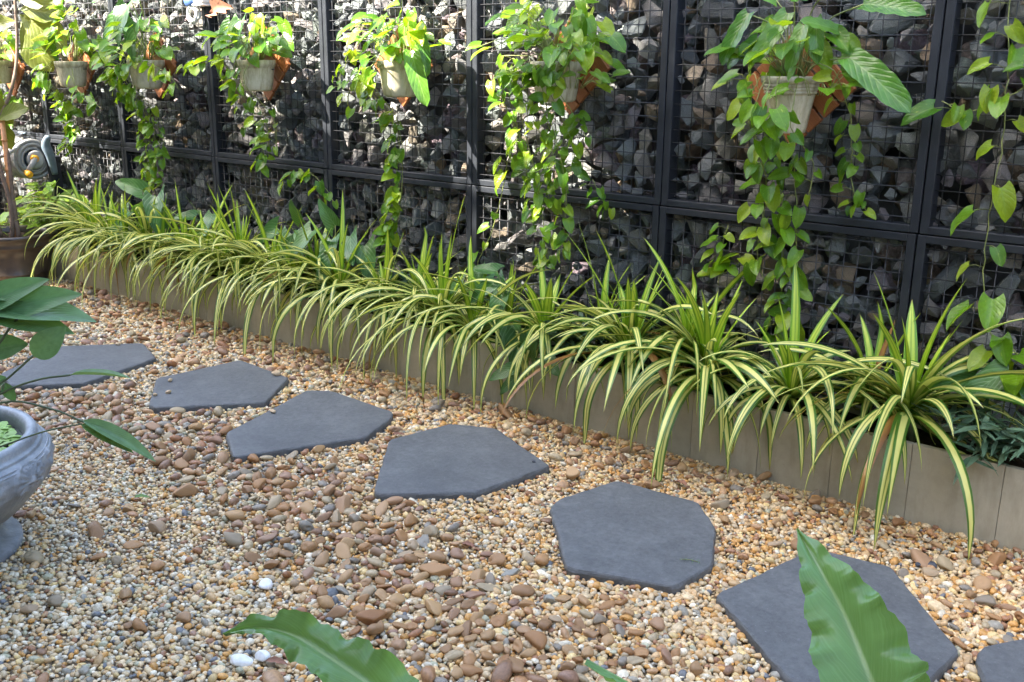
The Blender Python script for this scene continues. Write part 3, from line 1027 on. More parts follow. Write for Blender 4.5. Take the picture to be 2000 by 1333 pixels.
# ------------------------------------------------------------------ striped rosettes in the trough
def strap(path, width, mat, name, parent, twist=0.0, fold=0.22):
    n = len(path) - 1
    V, UVs, F = [], [], []
    m = 4
    h = path[-1] - path[0]
    side0 = Vector((-h.y, h.x, 0))
    side0 = side0.normalized() if side0.length > 1e-4 else Vector((1, 0, 0))
    for i, p in enumerate(path):
        t = i / n
        d = (path[min(i + 1, n)] - path[max(i - 1, 0)]).normalized()
        s = side0 - d * side0.dot(d)
        s.normalize()
        q = Quaternion(d, twist * t)
        s = q @ s
        nr = s.cross(d)
        if nr.z < 0 and i == 0: pass
        w = width * min(1.0, (0.55 + 2.2 * t)) * max(0.03, (1 - t ** 4.0))
        for j in range(m + 1):
            u = -1 + 2 * j / m
            V.append(tuple(p + s * (u * w / 2) + nr * (-fold * (1 - abs(u)) * w * 0.5)))
            UVs.append((t, (u + 1) / 2))
    k = m + 1
    for i in range(n):
        for j in range(m):
            F.append((i * k + j, i * k + j + 1, (i + 1) * k + j + 1, (i + 1) * k + j))
    return part(name, (V, F), MT[mat], parent, UVs, True)


def keep_clear(p):
    """leaves lie over the trough's edge and stop at the gravel and the wire"""
    if p.y > -0.028: p.y = -0.028
    if p.y > PL_Y0 - 0.012 and p.z < PL_Z + 0.012: p.z = PL_Z + 0.012
    if p.z < 0.024: p.z = 0.024
    return p


def rosette(label, x, y, z, nl, L, seed, erect=0.22, wid=0.021, extra=None):
    r = random.Random(seed)
    base = Vector((x, y, PL_Z - 0.02))
    g = thing('striped_plant', label, 'plant', base, 'striped grassy plants in the trough')
    crown = Vector((x + r.uniform(-0.03, 0.03), y + r.uniform(-0.02, 0.01), z + r.uniform(-0.02, 0.03)))
    L *= r.uniform(0.88, 1.12)
    part('stem', tube([base, base.lerp(crown, 0.5) + jit(0.006), crown], [0.014, 0.013, 0.010], 6), MT['dark_stem'], g, None, True)
    for i in range(nl):
        f = (i + 0.5) / nl
        az = i * 2.39996 + r.uniform(-0.35, 0.35)
        dx, dy = math.cos(az), math.sin(az)
        l = L * r.uniform(0.58, 1.18)
        if f < erect:
            e0 = math.radians(r.uniform(68, 86)); k = math.radians(r.uniform(10, 45)); l *= r.uniform(0.55, 0.85)
        elif f < 0.6:
            e0 = math.radians(r.uniform(38, 76)); k = math.radians(r.uniform(60, 150))
        else:
            e0 = math.radians(r.uniform(10, 48)); k = math.radians(r.uniform(95, 145))
        if dy > 0.15 and f >= erect:                     # towards the wall: shorter, steeper
            l *= 0.62; e0 = max(e0, math.radians(45))
        n = 14
        p = crown + Vector((dx, dy, 0)) * 0.006 + Vector((0, 0, -0.03 * f))
        path = [p.copy()]
        e = e0
        sw = r.uniform(-0.5, 0.5)
        for s in range(n):
            t = (s + 0.5) / n
            e = e0 - k * t ** 1.05
            e = max(e, math.radians(-86))
            a2 = az + sw * t * t * 0.6
            p = p + Vector((math.cos(a2) * math.cos(e), math.sin(a2) * math.cos(e), math.sin(e))) * (l / n)
            path.append(keep_clear(p.copy()))
            p = path[-1].copy()
        dead = f > 0.55 and r.random() < 0.06
        strap(path, wid * r.uniform(0.65, 1.25) * (0.7 if dead else 1), 'dry_blade' if dead else 'young_leaf' if f < erect else 'striped_leaf', 'leaf', g, r.uniform(-1.1, 1.1))
    if extra: extra(g, crown)
    return g


def dry(g, c):
    pts = smooth_path([c, c + Vector((0.0, 0.03, 0.12)), c + Vector((0.03, 0.05, 0.27))], 5)
    o = strap(pts, 0.026, 'dry_blade', 'leaf', g, 0.3)
    o['label'] = 'dry orange-brown blade'


ROS = [
    # label, x, y, z, leaves, length, seed
    ('largest striped plant, at the right end with broad leaves hanging to the gravel', 0.125, -0.235, 0.345, 36, 0.47, 1, 0.22, 0.028),
    ('striped plant with a dry brown blade, just behind the largest one', -0.075, -0.15, 0.36, 22, 0.36, 2, 0.3, 0.021),
    ('striped plant second from the right along the trough front', -0.285, -0.225, 0.33, 34, 0.38, 3, 0.2, 0.021),
    ('striped plant below the fluted white pot, third along the front from the right', -0.615, -0.22, 0.345, 40, 0.45, 4, 0.28, 0.023),
    ('striped plant half hidden behind the third one, close to the wire', -0.78, -0.13, 0.37, 20, 0.33, 5, 0.35, 0.020),
    ('thick striped plant with many hanging leaves, right of the narrow dark shrub', -1.00, -0.22, 0.335, 46, 0.46, 6, 0.24, 0.024),
    ('striped plant left of the narrow dark shrub, its leaves lit yellow in the heart', -1.39, -0.21, 0.335, 30, 0.38, 7, 0.26, 0.022),
    ('small striped plant behind arrow leaves at the trough middle', -1.66, -0.15, 0.33, 20, 0.34, 8, 0.3, 0.020),
    ('striped plant with one tall spear leaf against the wire', -1.995, -0.21, 0.325, 38, 0.43, 9, 0.22, 0.022),
    ('low striped plant left of the tall-spear plant', -2.38, -0.21, 0.32, 34, 0.38, 10, 0.15, 0.021),
    ('full striped plant with drooping fringe, below the braided strand', -2.68, -0.23, 0.315, 42, 0.40, 11, 0.12, 0.021),
    ('striped plant with upright yellow leaves among arrow leaves', -2.93, -0.17, 0.37, 34, 0.36, 12, 0.34, 0.021),
    ('striped plant left of the upright yellow one', -3.22, -0.22, 0.32, 38, 0.40, 13, 0.15, 0.020),
    ('striped plant under the cream pot beside the cable box', -3.52, -0.20, 0.34, 38, 0.40, 14, 0.28, 0.020),
    ('striped plant fringing the trough left of that under the cable box', -3.86, -0.22, 0.32, 38, 0.40, 15, 0.12, 0.020),
    ('striped plant with two tall upright blades in the left half', -4.10, -0.18, 0.34, 32, 0.38, 16, 0.3, 0.020),
    ('striped plant in front of the large arrow leaves at the left', -4.46, -0.22, 0.32, 40, 0.42, 17, 0.1, 0.020),
    ('striped plant second largest near the left end of the trough', -4.86, -0.22, 0.32, 40, 0.42, 18, 0.16, 0.020),
    ('striped plant at the far left end beside the dark tree pot', -5.20, -0.19, 0.33, 36, 0.40, 19, 0.26, 0.020),
    ('striped plant wedged behind the narrow dark shrub left of the thick one', -1.20, -0.13, 0.35, 20, 0.34, 20, 0.4, 0.020),
    ('small striped plant wedged between the tall-spear plant and its left neighbour', -2.19, -0.15, 0.33, 22, 0.36, 21, 0.3, 0.020),
    ('small striped plant in front of the middle arrow leaves', -1.80, -0.24, 0.31, 20, 0.34, 22, 0.2, 0.020),
    ('small striped plant filling the gap under the short rail vine', -3.05, -0.24, 0.31, 24, 0.36, 23, 0.2, 0.020),
    ('small striped plant at the trough front between the left arrow leaves', -3.70, -0.24, 0.31, 24, 0.36, 24, 0.2, 0.020),
    ('small striped plant at the trough front right of the large left arrow leaves', -4.28, -0.24, 0.31, 24, 0.36, 25, 0.2, 0.020),
    ('small striped plant third from the left end of the trough', -4.66, -0.24, 0.31, 24, 0.38, 26, 0.2, 0.020),
    ('small striped plant in front of the leftmost pair in the trough', -5.04, -0.24, 0.31, 22, 0.36, 27, 0.2, 0.020),
]
for row in ROS:
    rosette(*row[:4], int(row[4] * (1.9 if row[1] > -1.5 else 2.05)), row[5] * (1.38 if row[1] > -1.5 else 1.40), row[6], row[7] * 0.6, row[8] * (1.45 if row[1] > -1.5 else 1.3), extra=dry if 'dry brown' in row[0] else None)


# ------------------------------------------------------------------ arrow-leaf plants and narrow dark shrubs
def arrow_plant(label, x, y, specs, seed, mat_leaves=SYNG):
    r = random.Random(seed)
    base = Vector((x, y, PL_Z - 0.025))
    g = thing('arrowhead_plant', label, 'plant', base, 'arrow-leaved plants in the trough')
    st = []
    for (dx, dy, dz, L, ax) in specs:
        tip = Vector((x + dx, min(y + dy, -0.04), PL_Z + dz))
        mid = base.lerp(tip, 0.55) + Vector((0, 0, 0.05))
        st.append(tube(smooth_path([base + jit(0.01), mid, tip], 3), 0.003, 5))
        d = Vector(ax) + jit(0.12)
        nr = Vector((0.1, -0.75, 0.6)) + jit(0.25)
        inst('leaf', r.choice(mat_leaves), g, frame(tip, d, nr, L))
    part('stem', join(st), MT['vine_stem'], g, None, True)
    return g


arrow_plant('arrow-leaved plant with puckered leaves left of the middle of the trough', -1.62, -0.19,
            [(0.0, -0.06, 0.20, 0.15, (0.1, -0.5, -0.8)), (0.07, -0.08, 0.09, 0.16, (0.35, -0.5, -0.8)), (0.13, -0.10, 0.07, 0.18, (0.25, -0.4, -0.9)),
             (-0.08, -0.02, 0.24, 0.13, (-0.4, -0.3, -0.4)), (-0.12, 0.05, 0.28, 0.12, (-0.5, -0.2, 0.1))], 31)
arrow_plant('arrow-leaved plant rising behind the plant with the tall spear leaf', -1.86, -0.12,
            [(0, 0, 0.27, 0.12, (0.2, -0.4, -0.7)), (0.1, 0.0, 0.24, 0.13, (0.5, -0.5, -0.5)), (-0.08, -0.02, 0.2, 0.12, (-0.6, -0.4, -0.4))], 32)
arrow_plant('large arrow-leaved plant with pale puckered leaves under the braided strand', -2.80, -0.16,
            [(0.0, -0.02, 0.30, 0.20, (0.25, -0.5, -0.8)), (-0.14, -0.03, 0.33, 0.19, (-0.1, -0.6, -0.7)), (0.12, 0.0, 0.33, 0.18, (0.5, -0.4, -0.5)),
             (0.20, 0.02, 0.29, 0.20, (0.6, -0.3, -0.75)), (-0.05, 0.05, 0.36, 0.15, (-0.2, -0.2, 0.4)), (0.05, -0.08, 0.22, 0.19, (0.0, -0.5, -0.9))], 33)
arrow_plant('arrow-leaved plant left of the upright yellow striped plant', -3.18, -0.13,
            [(0, 0, 0.28, 0.18, (0.2, -0.5, -0.7)), (-0.12, 0, 0.30, 0.17, (-0.5, -0.4, -0.4)), (0.12, -0.02, 0.31, 0.17, (0.6, -0.5, -0.3)), (0.05, 0.03, 0.35, 0.14, (0.1, -0.3, 0.3))], 34)
arrow_plant('arrow-leaved plant with one round drooping leaf beside a lower post', -3.92, -0.11,
            [(0.0, 0, 0.31, 0.17, (0.3, -0.6, -0.6)), (-0.2, 0.01, 0.27, 0.15, (-0.6, -0.4, 0.1)), (-0.1, 0, 0.22, 0.16, (-0.3, -0.5, -0.5))], 35)
arrow_plant('tall arrow-leaved plant with big ribbed leaves at the left of the trough', -4.52, -0.15,
            [(0.12, -0.02, 0.37, 0.24, (0.55, -0.4, -0.55)), (-0.02, -0.03, 0.40, 0.19, (-0.5, -0.3, 0.25)), (-0.10, -0.08, 0.26, 0.22, (-0.25, -0.5, -0.85)),
             (0.10, 0.0, 0.26, 0.18, (0.6, -0.4, -0.5)), (-0.18, -0.1, 0.16, 0.20, (-0.3, -0.5, -0.8)), (0.02, -0.06, 0.30, 0.2, (0.3, -0.6, 0.1))], 36)
g = arrow_plant('arrow-leaved seedling growing from the gravel against the trough front', -1.40, -0.325,
                [(-0.06, -0.045, -0.06, 0.11, (-0.5, -0.45, -0.25)), (-0.05, -0.03, -0.10, 0.11, (-0.55, -0.3, -0.6)), (0.03, -0.03, 0.0, 0.12, (0.3, -0.4, 0.55)),
                 (0.10, -0.03, 0.02, 0.13, (0.55, -0.3, -0.3)), (0.0, -0.02, 0.02, 0.09, (-0.1, -0.2, 0.8))], 37)
arrow_plant('glossy arrow-leaved plant at the right edge under the climbing vine', 0.36, -0.13,
            [(0, 0, 0.25, 0.17, (-0.4, -0.4, -0.5)), (0.08, 0, 0.20, 0.16, (0.4, -0.6, -0.5)), (0.14, -0.05, 0.1, 0.16, (0.3, -0.6, -0.6)), (-0.1, 0.02, 0.2, 0.15, (-0.6, -0.4, -0.1))], 38)


def dark_shrub(label, x, y, w, h, ns, nl, seed, L=0.095):
    r = random.Random(seed)
    base = Vector((x, y, PL_Z - 0.025))
    g = thing('narrow_leaf_shrub', label, 'shrub', base, 'narrow-leaved dark shrubs in the trough')
    st = []
    for i in range(ns):
        az = r.uniform(0, 2 * PI)
        top = base + Vector((math.cos(az) * w * r.uniform(0.3, 1), math.sin(az) * w * 0.55 * r.uniform(0.2, 1), h * r.uniform(0.45, 1.0)))
        if top.y > -0.05: top.y = -0.05
        if top.y < PL_Y0 - 0.05: top.z -= 0.08
        pts = smooth_path([base + jit(0.015), base.lerp(top, 0.5) + Vector((0, 0, 0.04)), top], 5)
        st.append(tube(pts, 0.0022, 4))
        for k in range(nl):
            t = 0.35 + 0.65 * k / max(1, nl - 1)
            p = pts[min(len(pts) - 1, int(t * (len(pts) - 1)))]
            a2 = k * 2.4 + r.uniform(-0.4, 0.4)
            d = Vector((math.cos(a2), math.sin(a2) - 0.25, r.uniform(-0.35, 0.6)))
            if p.y > -0.09 and d.y > 0: d.y = -d.y
            inst('leaf', r.choice(LANC), g, frame(p, d, UP + jit(0.4), L * r.uniform(0.75, 1.25)))
    part('stem', join(st), MT['dark_stem'], g, None, True)


dark_shrub('narrow-leaved dark shrub filling the right end of the trough', 0.37, -0.26, 0.20, 0.17, 15, 10, 41, 0.105)
dark_shrub('narrow-leaved dark shrub behind the large right-end striped plant', 0.02, -0.11, 0.12, 0.22, 6, 8, 42)
dark_shrub('narrow-leaved dark shrub left of the thick striped plant', -1.22, -0.22, 0.17, 0.20, 12, 10, 43, 0.10)
dark_shrub('narrow-leaved dark shrub behind the third and fourth striped plants', -0.48, -0.10, 0.12, 0.17, 6, 7, 44)
dark_shrub('narrow-leaved dark shrub near the middle of the trough by the wire', -1.76, -0.10, 0.13, 0.22, 7, 8, 45)
dark_shrub('narrow-leaved dark shrub under the tip of the braided strand', -2.30, -0.11, 0.17, 0.23, 8, 8, 46)
dark_shrub('narrow-leaved dark shrub between the left arrow-leaved plants', -3.60, -0.09, 0.12, 0.18, 5, 7, 47)

dark_shrub('narrow-leaved dark shrub between the large arrow leaves and the upright yellow plant', -2.62, -0.10, 0.15, 0.24, 7, 8, 48)
dark_shrub('narrow-leaved dark shrub behind the fringe under the cable box', -3.38, -0.10, 0.14, 0.20, 6, 8, 49)
dark_shrub('narrow-leaved dark shrub by the two tall upright blades', -4.26, -0.09, 0.14, 0.22, 6, 8, 50)
dark_shrub('narrow-leaved dark shrub near the left end of the trough', -4.95, -0.10, 0.14, 0.22, 6, 8, 51)
dark_shrub('narrow-leaved dark shrub behind the second striped plant from the right', -0.28, -0.09, 0.13, 0.22, 7, 8, 52)
dark_shrub('narrow-leaved dark shrub behind the thick striped plant', -0.95, -0.09, 0.13, 0.24, 7, 8, 53)


# ------------------------------------------------------------------ wall pots, boards and trailing plants
def board(label, cx, cz, side, ang=45.0, ns=4):
    """square slatted board hung corner-up on the wire"""
    g = thing('diamond_board', label, 'wooden board', (cx, -0.02, cz), 'wooden boards holding the wall pots')
    M = Matrix.Translation((cx, 0, cz)) @ Matrix.Rotation(math.radians(ang), 4, 'Y')
    h = side / 2
    wslat = side / ns
    for i in range(ns):
        a = -h + i * wslat
        me = mesh('slat', *box((-h, -0.009, a + 0.004), (h, 0.009, a + wslat - 0.004), 0.002), MT['wood'])
        inst('slat', me, g, M @ Matrix.Translation((0, -0.047, 0)))
    for s in (-1, 1):
        me = mesh('batten', *box((s * h * 0.62 - 0.018, -0.009, -h + 0.006), (s * h * 0.62 + 0.018, 0.009, h - 0.006), 0.002), MT['wood'])
        inst('batten', me, g, M @ Matrix.Translation((0, -0.0285, 0)))
    return g


def pot(label, cx, cz, r, h, style):
    """cz is the rim height"""
    cy = -0.062 - r - 0.004
    g = thing('wall_pot', label, 'flower pot', (cx, cy, cz - h), 'cream pots hanging on the gabion wall')
    c = (cx, cy, cz - h)
    if style == 'fluted':
        prof = [(r * 0.56, 0), (r * 0.60, 0.006), (r * 0.62, h * 0.1), (r * 0.72, h * 0.45), (r * 0.80, h * 0.66), (r * 0.81, h * 0.69), (r * 0.87, h * 0.70), (r * 0.87, h * 0.735), (r * 0.84, h * 0.74),
                (r * 0.90, h * 0.76), (r * 0.90, h * 0.795), (r * 0.87, h * 0.80), (r * 0.93, h * 0.82), (r * 0.93, h * 0.855), (r * 0.90, h * 0.86), (r * 0.985, h * 0.89),
                (r * 1.0, h * 0.97), (r * 0.985, h), (r * 0.93, h), (r * 0.90, h * 0.9), (r * 0.85, h * 0.84)]
        fl = lambda i, a, rr: rr * (1 + (0.030 * math.cos(12 * a) if 2 <= i <= 4 else 0.0))
        part('body', lathe(prof, c, 72, fl), MT['cream'], g, None, True)
    else:
        prof = [(r * 0.62, 0), (r * 0.70, 0.004), (r * 0.76, h * 0.06), (r * 0.82, h * 0.3), (r * 0.90, h * 0.72), (r * 0.93, h * 0.78), (r * 0.97, h * 0.80), (r * 1.0, h * 0.9), (r * 1.0, h * 0.98), (r * 0.985, h),
                (r * 0.93, h), (r * 0.91, h * 0.88)]
        part('body', lathe(prof, c, 40), MT['cream'], g, None, True)
    V, F = lathe([(r * 0.90, h * 0.88), (r * 0.45, h * 0.91), (0.001, h * 0.92)], c, 24)
    part('soil', (V, F), MT['soil'], g, None, True)
    V, F = lathe([(0.001, 0.002), (r * 0.60, 0.002)], c, 24)
    part('base', (V, F), MT['cream'], g)
    pts = [(cx + math.cos(a) * r * 0.905, cy + math.sin(a) * r * 0.905, cz - h * 0.30) for a in [PI * (0.12 + 0.76 * k / 14) for k in range(15)]]
    part('holder_ring', tube(pts, 0.0028, 5), MT['steel'], g, None, True)
    return Vector((cx, cy, cz))


class Vine:
    def __init__(s, label, base, seed, name='pothos_plant', leaves=POTH, group='trailing plants in the wall pots'):
        s.r = random.Random(seed)
        s.g = thing(name, label, 'plant', base, group)
        s.base = Vector(base)
        s.st = []
        s.leaves = leaves

    def leaf(s, p, d, nr, L, leaves=None):
        inst('leaf', s.r.choice(leaves or s.leaves), s.g, frame(p, d, nr, L))

    def strand(s, pts, nl, L, droop=1.0, rad=0.0019, t0=0.1, spread=0.7, pet=0.035, leaves=None):
        r = s.r
        path = smooth_path(pts, 6)
        path = [p + Vector((r.uniform(-1, 1), r.uniform(-0.4, 0.4), 0)) * 0.004 for p in path]
        s.st.append(tube(path, rad, 5))
        n = len(path) - 1
        for k in range(nl):
            t = t0 + (1 - t0) * (k + r.uniform(0, 0.5)) / nl
            f = min(t, 0.999) * n
            i = int(f)
            p = path[i].lerp(path[min(i + 1, n)], f - i)
            sd = (1 if k % 2 else -1) * r.uniform(0.3, 1.0) * spread
            o = Vector((sd, -r.uniform(0.25, 0.8), r.uniform(-0.1, 0.45))).normalized() * pet * r.uniform(0.6, 1.4)
            q = p + o
            if q.y > -0.03: q.y = -0.03
            s.st.append(tube([p, p + o * 0.6 + Vector((0, 0, 0.004)), q], rad * 0.65, 4))
            d = Vector((sd * 0.9 + r.uniform(-0.5, 0.5), -r.uniform(0.0, 0.8), -droop * r.uniform(0.05, 1.0)))
            nr = Vector((sd * 0.6 + r.uniform(-0.8, 0.8), -0.75, r.uniform(0.1, 1.3)))
            s.leaf(q, d, nr, L * r.uniform(0.5, 1.08), leaves)

    def mop(s, c, n, R, L, up=0.12, leaves=None, fwd=0.35):
        r = s.r
        for k in range(n):
            az = k * 2.39996 + r.uniform(-0.4, 0.4)
            el = math.radians(r.uniform(5, 80))
            d = Vector((math.cos(az) * math.cos(el), math.sin(az) * math.cos(el) * 0.75 - fwd * math.cos(el), math.sin(el)))
            l = R * r.uniform(0.45, 1.1)
            p0 = c + Vector((math.cos(az), math.sin(az), 0)) * 0.035
            q = p0 + Vector((d.x * l, d.y * l, d.z * l * 0.9 + up * 0.2))
            if q.y > -0.05: q.y = -0.05 - r.uniform(0, 0.02)
            s.st.append(tube(smooth_path([p0, p0.lerp(q, 0.55) + Vector((0, 0, l * 0.22)), q], 3), 0.0016, 4))
            ax = Vector((d.x, d.y - 0.2, r.uniform(-0.75, 0.25)))
            s.leaf(q, ax, Vector((r.uniform(-0.4, 0.4), -0.5, 0.85)), L * r.uniform(0.65, 1.25), leaves)

    def done(s, mat='vine_stem'):
        part('stem', join(s.st), MT[mat], s.g, None, True)


# bay 0: fluted white pot
board('wooden slat board behind the fluted white pot', -0.455, 1.365, 0.298)
c = pot('fluted white plastic pot with ringed rim', -0.425, 1.40, 0.100, 0.185, 'fluted')
v = Vine('trailing plant with long glossy leaves in the fluted white pot', c, 61)
v.mop(c, 26, 0.17, 0.085)
v.mop(c + Vector((0.10, -0.02, -0.06)), 12, 0.13, 0.07, up=0, fwd=0.1)
v.mop(c + Vector((-0.10, -0.02, -0.05)), 10, 0.11, 0.07, up=0, fwd=0.1)
for k, (dx, dz, L, ax) in enumerate([(-0.02, 0.20, 0.19, (-0.35, -0.5, -0.8)), (0.05, 0.16, 0.16, (-0.1, -0.45, -0.85)), (-0.14, 0.20, 0.18, (-0.35, -0.4, -0.85)), (0.0, 0.25, 0.19, (0.7, -0.45, 0.1)),
                                     (0.09, 0.18, 0.14, (0.3, -0.5, -0.8)), (-0.10, 0.12, 0.14, (-0.85, -0.2, -0.7)), (0.17, 0.14, 0.14, (-0.55, -0.6, 0.25)), (0.24, 0.22, 0.20, (0.95, -0.25, -0.05)),
                                     (0.22, 0.06, 0.27, (0.8, -0.3, -0.45)), (-0.06, 0.24, 0.17, (-0.7, -0.3, 0.5)), (0.12, 0.26, 0.17, (0.5, -0.1, 0.6))]):
    q = c + Vector((dx, -0.03 - 0.02 * (k % 3), dz))
    v.st.append(tube(smooth_path([c + Vector((dx * 0.2, 0, 0)), c + Vector((dx * 0.45, -0.015, dz * 0.75)), q], 4), 0.0026, 5))
    v.leaf(q, ax, Vector((0.1, -0.8, 0.6)) + jit(0.2), L, PHIL)
y0 = c.y - 0.10
v.strand([c + Vector((0.0, -0.10, 0.0)), c + Vector((0.02, -0.13, -0.12)), (-0.405, -0.13, 1.1), (-0.39, -0.10, 0.85), (-0.385, -0.09, 0.66), (-0.375, -0.08, 0.50)], 25, 0.078, t0=0.12)
v.strand([c + Vector((-0.03, -0.10, 0.0)), c + Vector((-0.03, -0.13, -0.15)), (-0.46, -0.13, 1.1), (-0.44, -0.10, 0.86), (-0.43, -0.09, 0.62), (-0.44, -0.08, 0.44)], 21, 0.078, t0=0.15)
v.strand([c + Vector((-0.08, -0.06, 0.0)), c + Vector((-0.11, -0.09, -0.10)), (-0.545, -0.12, 1.12), (-0.53, -0.10, 0.95), (-0.50, -0.09, 0.78)], 14, 0.080, t0=0.1)
v.strand([c + Vector((-0.05, -0.09, 0.0)), c + Vector((-0.07, -0.12, -0.14)), (-0.50, -0.13, 1.02), (-0.53, -0.10, 0.78), (-0.50, -0.08, 0.66)], 12, 0.075, t0=0.1)
v.strand([c + Vector((0.06, -0.08, 0.0)), c + Vector((0.07, -0.12, -0.16)), (-0.345, -0.12, 1.12), (-0.355, -0.10, 0.98)], 10, 0.07, t0=0.1)
v.strand([c + Vector((0.05, -0.03, 0.05)), c + Vector((0.17, -0.07, 0.02)), (-0.235, -0.11, 1.28), (-0.225, -0.09, 1.16), (-0.22, -0.08, 1.07)], 13, 0.055, t0=0.3)
v.strand([(-0.22, -0.08, 1.07), (-0.20, -0.06, 0.98), (-0.17, -0.05, 0.97)], 7, 0.05, t0=0.2)
v.done()

# bay 1: pot with the widest curtain
board('wooden slat board behind the widest curtain of vines', -1.43, 1.42, 0.272)
c = pot('cream pot almost covered by the widest curtain of vines', -1.41, 1.442, 0.105, 0.155, 'plain')
v = Vine('trailing plant with the widest curtain of vines', c, 62)
v.mop(c, 52, 0.23, 0.075, fwd=0.3)
v.mop(c + Vector((0.06, -0.05, -0.02)), 22, 0.20, 0.08, up=0.0, fwd=0.2)
v.mop(c + Vector((0.10, -0.02, -0.10)), 20, 0.14, 0.065, up=0.0, fwd=0.1)
v.mop(c + Vector((0.0, -0.09, -0.06)), 12, 0.10, 0.06, up=0.0, fwd=0.4)
for dx, zb, nl in ((-0.20, 0.95, 16), (-0.16, 0.78, 22), (-0.11, 0.58, 32), (-0.06, 0.82, 24), (-0.01, 0.90, 24), (0.03, 0.66, 26), (0.06, 0.98, 20), (0.10, 1.12, 14)):
    v.strand([c + Vector((dx * 0.6, -0.08, 0)), c + Vector((dx * 0.95, -0.12, -0.10)), (c.x + dx, -0.14, (1.3 + zb) / 2), (c.x + dx + rnd.uniform(-0.03, 0.03), -0.10, zb + 0.1), (c.x + dx, -0.08, zb)], nl, 0.062)
v.strand([c + Vector((-0.1, -0.03, 0.02)), c + Vector((-0.22, -0.06, 0.02)), (-1.72, -0.08, 1.45), (-1.80, -0.07, 1.40)], 4, 0.06, t0=0.5)
v.strand([c + Vector((0.08, -0.03, 0.04)), c + Vector((0.16, -0.06, 0.0)), c + Vector((0.22, -0.06, 0.07))], 5, 0.08, t0=0.3)
v.strand([(-1.35, -0.04, 1.55), (-1.33, -0.05, 1.66), (-1.34, -0.05, 1.85)], 7, 0.09, droop=0.6)
v.strand([(-1.30, -0.06, 0.98), (-1.25, -0.05, 0.90), (-1.20, -0.045, 0.84)], 9, 0.055)
v.done()
v = Vine('thin climbing vine left of the widest curtain, reaching down to the trough', (-1.85, -0.06, 0.36), 63, 'climbing_vine', group='climbing vines on the wire')
v.strand([(-1.70, -0.05, 1.15), (-1.76, -0.05, 1.02), (-1.79, -0.05, 0.88), (-1.86, -0.05, 0.68), (-1.93, -0.05, 0.55), (-1.92, -0.06, 0.36)], 11, 0.075, t0=0.0)
v.strand([(-1.62, -0.05, 1.9), (-1.68, -0.05, 1.66), (-1.74, -0.05, 1.5)], 5, 0.10, t0=0.2)
v.done()

# bay 2: one long braided strand
board('wooden slat board behind the pot with one long braided strand', -2.40, 1.42, 0.272)
c = pot('cream pot above the one long braided strand', -2.30, 1.440, 0.100, 0.158, 'plain')
v = Vine('yellow-green trailing plant with one long braided strand', c, 64)
v.mop(c, 46, 0.20, 0.085, fwd=0.25)
v.mop(c + Vector((-0.03, -0.06, -0.03)), 12, 0.12, 0.07, up=0, fwd=0.5)
for k, (dx, zb) in enumerate(((-0.075, 0.46), (-0.05, 0.50), (-0.025, 0.62))):
    v.strand([c + Vector((dx, -0.08, 0)), c + Vector((dx - 0.02, -0.12, -0.10)), (c.x - 0.10 + 0.02 * k, -0.12, 1.15), (c.x - 0.11 + 0.02 * k, -0.10, 0.85), (c.x - 0.17 + 0.02 * k, -0.09, 0.65), (c.x - 0.17, -0.08, zb)], 26, 0.075, spread=0.5)
v.strand([c + Vector((-0.08, -0.04, 0.02)), c + Vector((-0.20, -0.07, 0.04)), c + Vector((-0.30, -0.08, -0.05)), c + Vector((-0.34, -0.07, -0.14))], 9, 0.065, t0=0.2)
v.strand([c + Vector((-0.08, -0.06, 0.0)), c + Vector((-0.16, -0.09, -0.08)), c + Vector((-0.26, -0.08, -0.15)), c + Vector((-0.28, -0.06, -0.25))], 8, 0.06, t0=0.2)
v.strand([(-2.42, -0.04, 1.55), (-2.40, -0.05, 1.68), (-2.38, -0.05, 1.88)], 10, 0.08, droop=0.4)
q = c + Vector((0.14, -0.06, 0.04)); v.leaf(q, (0.55, -0.35, -0.8), (0.3, -0.8, 0.5), 0.24, PHIL)
q = c + Vector((0.16, -0.02, 0.10)); v.leaf(q, (0.25, -0.1, -0.9), (0.6, -0.8, 0.3), 0.17, PHIL)
v.done()

# bay 3
board('wooden slat board, weathered dark at its lower right, right of the cable box', -3.42, 1.42, 0.272)
c = pot('cream pot to the right of the white cable box', -3.355, 1.438, 0.100, 0.155, 'plain')
v = Vine('bushy trailing plant to the right of the white cable box', c, 65)
v.mop(c, 46, 0.22, 0.085, fwd=0.25)
v.mop(c + Vector((-0.03, -0.06, -0.03)), 12, 0.12, 0.07, up=0, fwd=0.5)
for dx, zb, nl in ((-0.05, 0.86, 22), (-0.01, 0.92, 16), (0.06, 1.16, 8)):
    v.strand([c + Vector((dx, -0.08, 0)), c + Vector((dx, -0.12, -0.12)), (c.x + dx, -0.12, 1.15), (c.x + dx - 0.03, -0.09, 0.98), (c.x + dx - 0.05, -0.08, zb)], nl, 0.07)
v.strand([c + Vector((-0.08, -0.04, 0.0)), c + Vector((-0.25, -0.08, 0.0)), c + Vector((-0.42, -0.09, -0.05)), c + Vector((-0.52, -0.07, -0.04))], 10, 0.085, t0=0.2)
v.strand([c + Vector((-0.06, -0.06, -0.02)), c + Vector((-0.14, -0.09, -0.12)), (-3.60, -0.08, 1.2), (-3.66, -0.06, 1.02)], 6, 0.06)
for k, (dx, dz, ax) in enumerate([(-0.14, 0.17, (-0.4, -0.5, -0.75)), (-0.05, 0.19, (0.1, -0.5, -0.85)), (-0.19, 0.05, (-0.35, -0.4, -0.9))]):
    q = c + Vector((dx, -0.04, dz)); v.leaf(q, ax, (0.1, -0.8, 0.5), 0.15, SYNG)
v.done()
v = Vine('short climbing vine on the rail below the pot right of the cable box', (-3.05, -0.06, 0.80), 66, 'climbing_vine', group='climbing vines on the wire')
